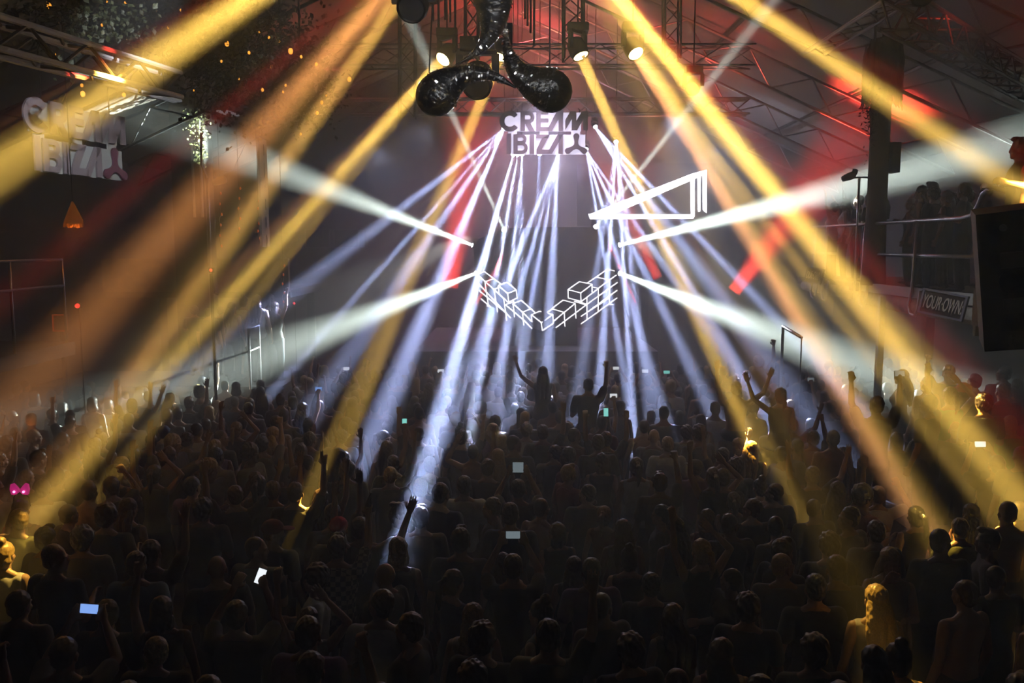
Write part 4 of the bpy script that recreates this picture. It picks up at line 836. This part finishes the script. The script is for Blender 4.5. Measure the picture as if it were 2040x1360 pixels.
# front right cluster
A('m_quiff_bent', 1560, 1086, 'man in profile with gold-tipped quiff, back of the front right cluster', hair='brown', top='black', skin=1, rz=G(-60))
A('m_crop_look', 1560, 1116, 'man with gold-green lit cropped hair in pale top, front right cluster', hair='blonde', top='grey', skin=0, rz=G(-5))
A('m_short', 1624, 1160, 'man with gold-rimmed short hair seen from behind, front right cluster', hair='black', top='black', skin=1)
A('m_short', 1666, 1120, 'man with gold-edged dark hair in black t-shirt, middle of front right cluster', hair='black', top='black', skin=0)
A('f_face', 1774, 1106, 'blonde woman facing the camera with a hand at her face, front right', hair='blonde', top='grey', skin=1, rz=G(165))
A('f_long', 1745, 1182, 'woman with long glowing blonde hair seen from behind, front right', hair='blonde', top='white', skin=1)
A('f_long', 1742, 1282, 'person with long black hair in the bottom right, below the glowing blonde woman', hair='black', top='black', Y=5.6, skin=1)
A('f_bun', 1790, 1276, 'woman with bare lit back at the bottom right edge of the picture', hair='black', top='black', Y=5.75, skin=1)
staff = A('m_curly', 1622, 1262, 'person in black t-shirt with yellow sleeve lettering, bottom right', hair='black', top='black', Y=5.7)
A('m_short_look', 1690, 1018, 'bearded-looking man in profile facing left, dim orange, right crowd', hair='black', top='black', skin=0, rz=G(30))
A('m_short', 1745, 1046, 'tall man with grey-lit short hair above the blonde women', hair='grey', top='grey', skin=1)
A('m_short', 1440, 938, 'man with white-rimmed short hair beside a small raised hand, right of centre', hair='brown', top='black', skin=1)
A('f_tail', 1268, 915, 'person in white top beside dark heads, right of centre', hair='black', top='white')
A('m_short', 1330, 872, 'fair-haired man in pale shirt, right of centre', hair='blonde', top='white', skin=1)
A('m_crop_bare', 1660, 858, 'broad man with white-lit cropped hair in the right amber beam', hair='grey', top='black', skin=0, z=.25)
A('m_bald', 1905, 840, 'bald man turned with orange-lit face at the right', top='black', skin=0, rz=G(150), z=.4)
A('m_crop_look', 2015, 828, 'man with yellow rim on neck and head at the right edge', hair='blonde', top='green', skin=1, z=.5)
A('m_bald', 2035, 890, 'person whose bare head glows bright yellow at the right edge', top='black', skin=1, z=.4)
# raised hands
AH('m_Rup_peace', 'R', 645, 915, 'person whose raised hand glows bright yellow, left of centre', skin=1, hair='brown', top='black', z=.12)
AH('m_Rup_open', 'R', 598, 915, 'person with open raised hand beside the bright yellow hand', skin=0, top='grey')
AH('m_both_up', 'L', 668, 978, 'person holding up yellow-lit hands, lower one of the pair', skin=1, top='grey', rz=G(-15))
AH('m_Rup_open', 'R', 716, 952, 'person with brown raised hand right of the yellow hands', skin=2, top='black', rz=G(20))
AH('f_Rup', 'R', 690, 930, 'person with wide open hand behind the yellow hands', skin=0, top='black')
AH('m_rbent_up', 'R', 240, 935, 'person with bent bare forearm lit white, left crowd', skin=1, top='black', rz=G(60))
AH('m_Lup_point', 'L', 105, 795, 'person pointing up with white-lit hand at the far left', skin=1, top='black')
AH('m_Rup_open', 'R', 300, 768, 'person with open white-lit hand, left back crowd', skin=1, top='black')
AH('m_both_up', 'R', 325, 775, 'person with both arms up at the left, by the yellow beam', skin=1, top='grey')
AH('m_Rup_open', 'L', 412, 760, 'person with dark spread hand against the pale haze, back left', skin=2, top='black') if False else AH('m_Rup_open', 'R', 412, 760, 'person with dark spread hand against the pale haze, back left', skin=2, top='black')
AH('m_Lup_point', 'L', 795, 815, 'person pointing one finger up, left of the brightest blue beam', skin=1, top='black')
AH('f_Rup', 'R', 230, 835, 'woman with thin white-lit arm raised, left crowd', skin=1, top='white')
AH('m_Rup_open', 'R', 370, 1025, 'person with spread fingers raised in the dark front left', skin=1, top='black')
AH('m_both_up', 'R', 560, 930, 'man with big bent bare arm lit from behind, left of the yellow hands', skin=1, top='black', rz=G(30))
AH('m_Rfwd_fist', 'R', 1635, 828, 'person with dark raised fist beside the ponytailed rider', skin=2, top='black')
AH('m_Rup_open', 'R', 1825, 825, 'person with raised hand below the camera holder on the right', skin=0, top='black')
AH('m_Lup_point', 'L', 1005, 750, 'person pointing up near the stage, left of the shoulder rider', skin=1, top='black')
AH('m_Rfwd_fist', 'R', 1343, 905, 'person with small dark fist raised, right of centre', skin=2, top='black')
AH('f_both', 'L', 1375, 890, 'woman with raised arm right of centre, in dark', skin=0, top='black')
AH('m_Rup_peace', 'R', 1470, 755, 'person with bright hand up in the yellow streak, back right', skin=1, top='white')
# riders on shoulders
def rider(kind, px, py, Y, label, cl, **kw):
    p = at(px, py, Y); z = p.z-1.765; r = person(kind, p.x, Y, z, label=label, **kw); FE.append(r)
    c = person('m_short', p.x, Y+.07, 0, sc=min(1.05, max(.9, (z+.84)/1.50)), top='black', hair='black', label=cl); FE.append(c)
rider('s_Lup', 1082, 728, 14.6, 'woman on shoulders near the stage pointing left, dark against blue haze', 'person carrying the woman who points left near the stage', top='black', hair='brown', skin=1)
rider('s_fist', 1172, 752, 13.6, 'rider on shoulders with one raised fist, right of the pointing woman', 'person carrying the rider with the raised fist', top='black', hair='black')
rider('s_both', 1467, 758, 13.0, 'bare-chested rider with both arms up in the right yellow beam', 'person carrying the bare-chested rider', hair='blonde', skin=1, rz=G(-10))
rider('s_tail', 1555, 770, 12.2, 'ponytailed woman on shoulders, dark against the haze, right of centre', 'person carrying the ponytailed woman', top='black', hair='black', skin=0)
rider('s_fist', 1510, 706, 15.2, 'rider on shoulders with white-lit hair, back right of the stage', 'person carrying the white-lit rider at the back', top='dark red', hair='grey')
# phones
def P(kind, keys, px, py, colr, lab, plab, tilt=0, land=True, k=1.0, **kw):
    h = [person_meshes(kind)['hand_'+q] for q in keys]; hz_ = sum(h, Vector((0, 0, 0)))/len(h); z = kw.get('z', 0.0); Y = F*(CAMZ-z-hz_.z)/(py-HOR); p = at(px, py, Y)
    r = person(kind, p.x-hz_.x, Y-hz_.y, z, label=plab, **{q: v for q, v in kw.items() if q != 'z'}); FE.append(r); phone(r, keys, colr, lab, tilt, land, k)
P('m_phone_high', 'RL', 1207, 824, 'teal', 'phone with teal screen held high in two hands at the centre', 'person with both arms up framing a teal phone screen', land=False, top='black')
P('f_phone', 'R', 1222, 790, 'white', 'phone with white screen above the teal one', 'woman in white sleeve lifting a bright phone at the centre', top='white', skin=1)
P('m_phone', 'RL', 1227, 734, 'white', 'small bright phone near the stage, left of three', 'person filming near the stage, left of three bright phones', top='grey')
P('m_phone', 'RL', 1285, 740, 'white', 'small bright phone near the stage, middle of three', 'person filming near the stage, middle of three bright phones', top='black')
P('m_phone', 'RL', 1328, 742, 'teal', 'small teal phone near the stage, right of three', 'person filming near the stage, right of three bright phones', top='black')
P('f_phone', 'R', 635, 776, 'blue', 'small blue-lit phone in the back left crowd', 'person filming in the back left crowd', top='black')
P('m_phone', 'RL', 690, 735, 'white', 'small white phone left of the yellow beam at the back', 'person filming at the back, left of the yellow beam', top='black')
P('f_phone', 'R', 878, 740, 'white', 'white phone held up inside the blue beams at the back', 'person filming at the back in the blue beams', top='black')
P('f_phone', 'R', 806, 846, 'teal', 'small pale phone beside the pointing finger', 'person holding a pale phone beside the pointing finger', top='black', land=False)
P('m_phone', 'RL', 1032, 938, 'dim', 'upright grey phone screen in the dark centre', 'person holding an upright grey phone in the dark centre', top='black', land=False)
P('m_phone', 'RL', 1952, 890, 'white', 'camera screen glowing white-blue at the right edge', 'woman with camera screen at the right edge', top='black', z=.25)
P('m_phone', 'RL', 180, 1238, 'blue', 'bright blue phone screen in the dark bottom left', 'person holding the bright blue phone at bottom left', tilt=4, top='black', z=.0)
P('m_phone', 'R', 520, 1168, 'white', 'white-blue phone glow under the man in the dark red cap', 'person holding a phone below the dark red cap', tilt=20, top='black', land=False)
P('f_phone', 'R', 1615, 757, 'dim', 'tiny pale phone in the amber beams at the back right', 'person filming in the amber beams at the back right', top='black')
P('m_phone', 'RL', 1022, 1080, 'dim', 'dim blue phone screen low in the black centre', 'person with a dim blue phone low in the centre', top='black')
P('m_phone_high', 'R', 1792, 745, 'dim', 'camera held up dark against the haze on the right', 'man on the right platform holding up a camera with both arms', top='black', z=.8, skin=2)
# platform at right, balcony at right
A('m_cap', 1920, 762, 'person in glowing red cap on the right platform', z=.8, cap='red', top='black')
A('f_both', 1893, 770, 'woman in green top with both arms up on the right platform', z=.8, top='green', hair='blonde', skin=1)
A('m_rbent_up', 1850, 786, 'person with bare raised forearm beside the green-topped woman', z=.8, top='grey', skin=1, rz=G(40))
A('m_short', 1998, 762, 'man with grey-lit short hair at the right edge of the platform', z=.8, hair='grey', top='black')
A('m_short_look', 2000, 728, 'person in pale blue shirt at the back of the right platform', z=.8, top='light blue', hair='black')
A('m_curly', 1960, 785, 'dark curly-haired person between the red cap and the right edge', z=.8, top='black', hair='black')
BAL = [(1646, 402, 'f_both', 'white'), (1669, 394, 'f_Rup', 'white'), (1700, 388, 'm_short', 'black'), (1722, 384, 'm_curly', 'black'), (1741, 376, 'f_long', 'grey'), (1758, 396, 'f_bob', 'black'), (1776, 388, 'm_short', 'dark red'), (1795, 361, 'm_quiff_bent', 'grey'), (1822, 368, 'f_long', 'grey'), (1845, 372, 'm_curly', 'black'), (1872, 378, 'f_tail', 'black'), (1905, 365, 'm_curly', 'navy')]
for i, (px, py, kd, tp) in enumerate(BAL):
    Y = 6.9*F/(px-1020); Y = Y if px > 1690 else Y-.15; p = at(px, py, Y); sc = min(1.06, max(.90, (p.z-DZ)/1.765)); nth = ['first', 'second', 'third', 'fourth', 'fifth', 'sixth', 'seventh', 'eighth', 'ninth', 'tenth', 'eleventh', 'twelfth'][i]
    FE.append(person(kd, max(p.x, 6.92)+(.42 if abs(Y-15.5) < .55 else 0), Y, DZ, rz=G(random.uniform(30, 70)), sc=sc, top=tp, hair=random.choice(['black', 'brown', 'brown']), skin=random.choice([0, 1, 2]), label=f'{nth} person from the left behind the right balcony rail, {tp} top'))
for i in range(10):
    Y = 11.8+i*.62; kd = random.choice(['m_short', 'f_long', 'm_curly', 'm_quiff_bent']); FE.append(person(kd, 7.95+random.uniform(-.15, .15), Y, DZ, rz=G(random.uniform(30, 80)), sc=random.uniform(.92, 1.0), hair='black', skin=random.choice([0, 2]), label=f'shadowed person in the second row of the right balcony, {["nearest", "second nearest", "third nearest", "fourth nearest", "fifth nearest", "fifth farthest", "fourth farthest", "third farthest", "second farthest", "farthest"][i]}'))
TIER = [(1964, 272, 'm_quiff_bent', 'leftmost'), (2004, 258, 'm_curly', 'tallest'), (2016, 282, 'm_short', 'short-haired one in front of the tallest'), (2050, 285, 'f_bob', 'rightmost')]
for i, (px, py, kd, w) in enumerate(TIER):
    Y = [9.9, 9.6, 8.9, 8.7][i]; p = at(px, py, Y); FE.append(person(kd, max(p.x, 5.78), Y, 3.8, rz=G(60), sc=(p.z-3.8)/1.765, hair='black', top='dark red' if i == 1 else 'black', skin=2, label=f'dark figure on the raised tier above the loudspeaker, {w}'))
# left balcony and left platform
p = at(34, 445, 11.2); FE.append(person('m_short_look', min(p.x, -7.0), 11.2, 2.9, rz=G(-60), sc=.97, top='white', hair='black', skin=2, label='person in white t-shirt with a red patch on the left balcony'))
tshirt = FE[-1]
for i, (px, py, kd, tp) in enumerate([(462, 600, 'f_long', 'grey'), (486, 588, 'f_bun', 'white'), (512, 580, 'f_long', 'white'), (538, 584, 'f_tail', 'grey'), (556, 600, 'f_Rup', 'grey'), (440, 612, 'm_short', 'black'), (415, 622, 'm_short', 'black'), (388, 632, 'm_curly', 'black')]):
    Y = [17.9, 18.2, 17.8, 18.5, 18.0, 18.6, 18.1, 18.7][i]; p = at(px, py, Y); FE.append(person(kd, min(p.x, -5.0), Y, 1.5, rz=G(-20+10*i % 40), sc=min(1.05, max(.88, (p.z-1.5)/1.765)), top=tp, skin=1, hair='brown', label=f'silver-rimmed dancer on the left platform, {["fourth from right", "third from right, hair in a bun", "second behind the white rail", "second from right", "rightmost with raised arm", "fifth from right", "sixth from right", "leftmost"][i]}'))
# pink bow, bottle, lettering
h = local(bow, (0, -.01, 1.79)); e = empty('bow_headband', h); tag(e, 'glowing pink bow headband on a dark-haired head, left edge', 'headband')
PK = mat('pink_bow', (.8, .03, .3), .5, emit=(1, .04, .35), estr=.5)
for s in (-1, 1):
    MB().prism([(0, -.015), (s*.03, -.05), (s*.085, -.055), (s*.10, .0), (s*.09, .055), (s*.06, .065), (s*.02, .02)], (0, -.01, .07), X, Z, NB, .03).build('bow_loop', PK, e)
    MB().ell((s*.05, -.02, .05), .013, seg=10).build('bulb', mat('pink_bulb', (1, .5, .8), .4, emit=(1, .35, .75), estr=4), e)
MB().tube([(-.085, .03, -.12), (-.08, .02, -.02), (-.04, 0, .03), (.04, 0, .03), (.08, .02, -.02), (.085, .03, -.12)], .006, 6).build('band', BLK, e)
bp = [r for r in FE if 'drinking with bent arm' in (r.get('label') or '')][0]; h = local(bp, PM[bp['_k']]['hand_R']); e = empty('bottle', h); e.rotation_euler = (G(10), G(14), 0); tag(e, 'dark beer bottle raised by the person in the plaid shirt', 'bottle')
MB().lathe([(.028, -.11), (.031, -.10), (.031, .02), (.026, .05), (.013, .09), (.012, .13), (.014, .132), (.014, .14)], n=16).build('glass', mat('bottle_brown', (.05, .02, .01), .1), e, True); MB().lathe([(.0315, -.08), (.0318, -.08), (.0318, .0), (.0315, .0)], n=16).build('paper_label', mat('label_pale', (.3, .25, .1), .6), e)
me = text_mesh('STAFF', .15, .75, 0, .008, .003); o = link('sleeve_lettering', me, mat('yellow_print', (.8, .6, .05), .6), staff); o.location = (.285, -.12, 1.26); o.rotation_euler = (G(80), G(-84), G(0)); o['label'] = 'yellow lettering on the sleeve'
MB().prism([(-.05, -.10), (.05, -.10), (.06, .02), (.03, .09), (-.03, .09), (-.06, .02)], (.02, -.135, 1.22), X, Z, NB, .012).build('red_patch', flat('red_print', (.5, .02, .03)), tshirt)

# --- the rest of the floor, row by row
occ = [(r.location.x, r.location.y, r.location.z) for r, *_ in PEOPLE]
landmarks = [(r, r['label']) for r in FE]
WK = [('m_short', 20), ('m_crop_bare', 9), ('m_quiff_bent', 8), ('m_curly', 7), ('m_cap', 3), ('m_bald', 3), ('m_short_look', 9), ('m_crop_look', 6), ('f_long', 8), ('f_long_look', 6), ('f_bun', 4), ('f_bob', 4), ('f_tail', 4), ('m_Rup_open', 3), ('m_Lup_point', 2), ('m_both_up', 1.2), ('m_Rfwd_fist', 2.5), ('m_bare_both', 1), ('f_Rup', 2.2), ('f_both', 1), ('f_Lup_peace', 1.5), ('m_rbent_up', 2)]
rnd = random.Random(11); spots = []
Y = 5.05; row = 0
while Y < 19.9:
    half = min(.60*Y+.5, 9.5); x = -half+(.27 if row % 2 else 0)
    while x < half:
        q = (x+rnd.uniform(-.10, .10), Y+rnd.uniform(-.12, .12)); x += .56
        if q[0] < -4.5 and 16.9 < q[1]: continue
        if q[0] > 4.7 and 8.8 < q[1] < 12.8: z = .8
        else: z = 0
        if abs(q[0]-4.98) < .3 and z == 0 and 8.8 < q[1] < 12.8: continue
        if any(abs(q[0]-ox) < .42 and abs(q[1]-oy) < .42 and oz < 2.2 for ox, oy, oz in occ): continue
        if math.hypot(q[0]-6.0, q[1]-13.8) < .5: continue
        if z and not (5.3 < q[0] < 9.6): continue
        spots.append((q[0], q[1], z))
    Y += .60+.004*Y; row += 1
spots.sort(key=lambda s: s[1]); NI = 300-len(PEOPLE)
near, far = spots[:NI], spots[NI:]
def pick():
    t = rnd.uniform(0, sum(w for _, w in WK))
    for k, w in WK:
        t -= w
        if t <= 0: return k
    return 'm_short'
GR = []
for x, y, z in near:
    k = pick(); d = KINDS[k]; tp = rnd.choice(['black']*5+['grey']*2+['navy']*2+['white', 'dark red', 'olive', 'purple'])
    hr = rnd.choice(['black']*4+['brown']*4+(['blonde']*3 if d.get('fem') else ['blonde'])); cp = rnd.choice(['black', 'navy', 'grey'])
    yaw = rnd.gauss(0, 14) if rnd.random() < .88 else rnd.choice([-1, 1])*rnd.uniform(50, 130)
    r = person(k, x, y, z, rz=G(yaw)+math.atan2(x, 24-y)*.6, sc=rnd.uniform(.93, 1.05)*(.96 if d.get('fem') else 1), top=tp, hair=hr, cap=cp, skin=rnd.choice([0, 0, 1, 1, 2]), jean=rnd.choice([0, 1, 2]), group='clubbers on the dance floor'); GR.append((r, k, tp, hr, cp))
# labels: look, then the nearest findable neighbour, the side and the order from it
short = {}
LM = []
for r, k in [('blonde bun cut off by the left edge', 'the gold-lit woman at the left edge'), ('glowing pink bow', 'the glowing pink bow'), ('bald man with reddish', 'the reddish bald man'), ('dark red cap looking', 'the man in the dark red cap'), ('plaid shirt drinking', 'the plaid-shirted drinker'), ('white-lit blonde bobbed', 'the white-lit blonde head'), ('long silver-lit blonde', 'the silver-haired woman at the centre'),
             ('middle of front right cluster', 'the gold-edged cluster at right'), ('long glowing blonde hair', 'the glowing blonde woman at right'), ('bright blue phone at bottom', 'the bright blue phone'), ('raised hand glows', 'the glowing yellow hand'), ('teal phone screen', 'the teal phone'), ('grey-lit short hair above', 'the tall grey-lit man at right'), ('right amber beam', 'the broad man in the amber beam'),
             ('pale-lit shoulder at left', 'the shirtless man at left'), ('white-rimmed short hair beside', 'the white-rimmed man right of centre'), ('dim blue phone low', 'the dim blue phone'), ('sleeve lettering', 'the yellow sleeve lettering'), ('orange-lit face', 'the orange-lit bald man'), ('glowing red cap', 'the glowing red cap'), ('just right of the blue beam', 'the white shirt by the blue beam'), ('upright grey phone in', 'the upright grey phone'), ('camera screen at the right', 'the glowing camera screen')]:
    m = [q for q in FE if r in (q.get('label') or '')]
    if m: LM.append((m[0].location.copy(), k))
ORD = ['nearest', 'second', 'third', 'fourth', 'fifth', 'sixth', 'seventh', 'eighth', 'ninth', 'tenth', 'eleventh', 'twelfth', 'thirteenth', 'fourteenth', 'fifteenth', 'sixteenth', 'seventeenth', 'eighteenth', 'nineteenth', 'twentieth']+[ordw(k) for k in range(21, 60)]
buckets = {}
for g in GR:
    r = g[0]; p = r.location; l = min(range(len(LM)), key=lambda i: (LM[i][0]-p).length); v = p-LM[l][0]
    dr = ('right of' if v.x > 0 else 'left of') if abs(v.x) > abs(v.y)*.8 else ('behind' if v.y > 0 else 'in front of')
    buckets.setdefault((l, dr), []).append(((LM[l][0]-p).length, g))
for (l, dr), L in buckets.items():
    L.sort(key=lambda t: t[0])
    for i, (_, (r, k, tp, hr, cp)) in enumerate(L):
        d = KINDS[k]; hw = HAIRW[d.get('hair', 'short')].format(hr); hw = hw if 'cap' not in hw else cp+' cap'
        tw = 'shirtless' if d.get('top') == 'none' else tp+' top'
        s = f'{hw}, {tw}, {POSEW.get(k, "arms down")}, {ORD[i]} {dr} {LM[l][1]}'
        if len(s.split()) > 16: s = f'{hw}, {tw}, {ORD[i]} {dr} {LM[l][1]}'
        r['label'] = s
# --- everyone farther back: too many to count, one merged crowd
FK = [dict(hair='short'), dict(hair='crop', top='none'), dict(hair='long', fem=True, top='tank'), dict(hair='curly', R=('bent', 'fist')), dict(hair='short', R=('up', 'open')), dict(hair='bob', fem=True, top='tank'), dict(hair='quiff', L=('upfwd', 'fist')), dict(hair='bun', fem=True, top='tank', R=('bentup', 'open'))]
FW = [8, 3, 4, 3, 1.0, 3, .9, .6]; FM = []
for d in FK:
    pm = make_person(d, voxel=.030); vs = []; ps = []; ms = []; k0 = 0
    for nm, mi in (('body', 0), ('hair', 1), ('shirt', 2), ('trousers', 3)):
        if nm not in pm: continue
        me = pm[nm]; n = len(me.vertices); co = np.empty(n*3, np.float32); me.vertices.foreach_get('co', co); vs.append(co.reshape(-1, 3))
        me.calc_loop_triangles(); t = np.empty(len(me.loop_triangles)*3, np.int32); me.loop_triangles.foreach_get('vertices', t); ps.append(t.reshape(-1, 3)+k0); ms.append(np.full(len(me.loop_triangles), mi, np.int32)); k0 += n
    V, T_, M_ = np.concatenate(vs), np.concatenate(ps), np.concatenate(ms); FM.append((V, T_, M_))
allv = []; allt = []; allm = []; k0 = 0
for x, y, z in far:
    V, T_, M_ = FM[rnd.choices(range(8), FW)[0]]; a = G(rnd.gauss(0, 20)); s = rnd.uniform(.92, 1.05); R = np.array([[math.cos(a), -math.sin(a), 0], [math.sin(a), math.cos(a), 0], [0, 0, 1]], np.float32)
    allv.append((V*s) @ R.T+np.array([x, y, z], np.float32)); allt.append(T_+k0)
    mm = M_.copy(); mm[M_ == 1] = rnd.choice([1, 1, 1, 4, 5]); mm[M_ == 2] = rnd.choice([2, 2, 2, 3, 6, 7]); mm[M_ == 0] = rnd.choice([0, 0, 8]); allm.append(mm); k0 += len(V)
V, T_, M_ = np.concatenate(allv), np.concatenate(allt), np.concatenate(allm)
me = bpy.data.meshes.new('distant_crowd'); me.vertices.add(len(V)); me.vertices.foreach_set('co', V.ravel()); me.loops.add(len(T_)*3); me.loops.foreach_set('vertex_index', T_.ravel()); me.polygons.add(len(T_)); me.polygons.foreach_set('loop_start', np.arange(0, len(T_)*3, 3, dtype=np.int32)); me.polygons.foreach_set('loop_total', np.full(len(T_), 3, np.int32))
for i, c in enumerate((SKIN[0], HAIRM['black'], TOPM['black'], JEAN[0], HAIRM['brown'], HAIRM['blonde'], TOPM['grey'], TOPM['white'], SKIN[2])): me.materials.append(flat(['far_skin', 'far_black_hair', 'far_black_top', 'far_jeans', 'far_brown_hair', 'far_blonde_hair', 'far_grey_top', 'far_white_top', 'far_brown_skin'][i], c, .5))
me.polygons.foreach_set('material_index', M_); me.polygons.foreach_set('use_smooth', np.ones(len(T_), bool)); me.update(calc_edges=True)
o = bpy.data.objects.new('distant_crowd', me); COL.objects.link(o); tag(o, 'packed crowd of far heads and raised arms in front of the stage', 'crowd', kind='stuff')
for r, *_ in PEOPLE:
    if '_k' in r: del r['_k']
print('PEOPLE', len(PEOPLE), 'far', len(far), 'verts', len(V))
# ------------------------------------------------------------------ haze
hz = bpy.data.materials.new('haze'); hz.use_nodes = True; nt = hz.node_tree; nt.nodes.clear()
ou = nt.nodes.new('ShaderNodeOutputMaterial'); vs = nt.nodes.new('ShaderNodeVolumeScatter'); vs.inputs['Density'].default_value = HAZE; vs.inputs['Anisotropy'].default_value = .3
nt.links.new(vs.outputs[0], ou.inputs['Volume'])
ho = MB().ab((-WX+.02, -1.5, .02), (WX-.02, BY-.02, RZ+.5)).build('haze', hz); tag(ho, 'thin smoke haze filling the whole club', 'haze', kind='stuff')
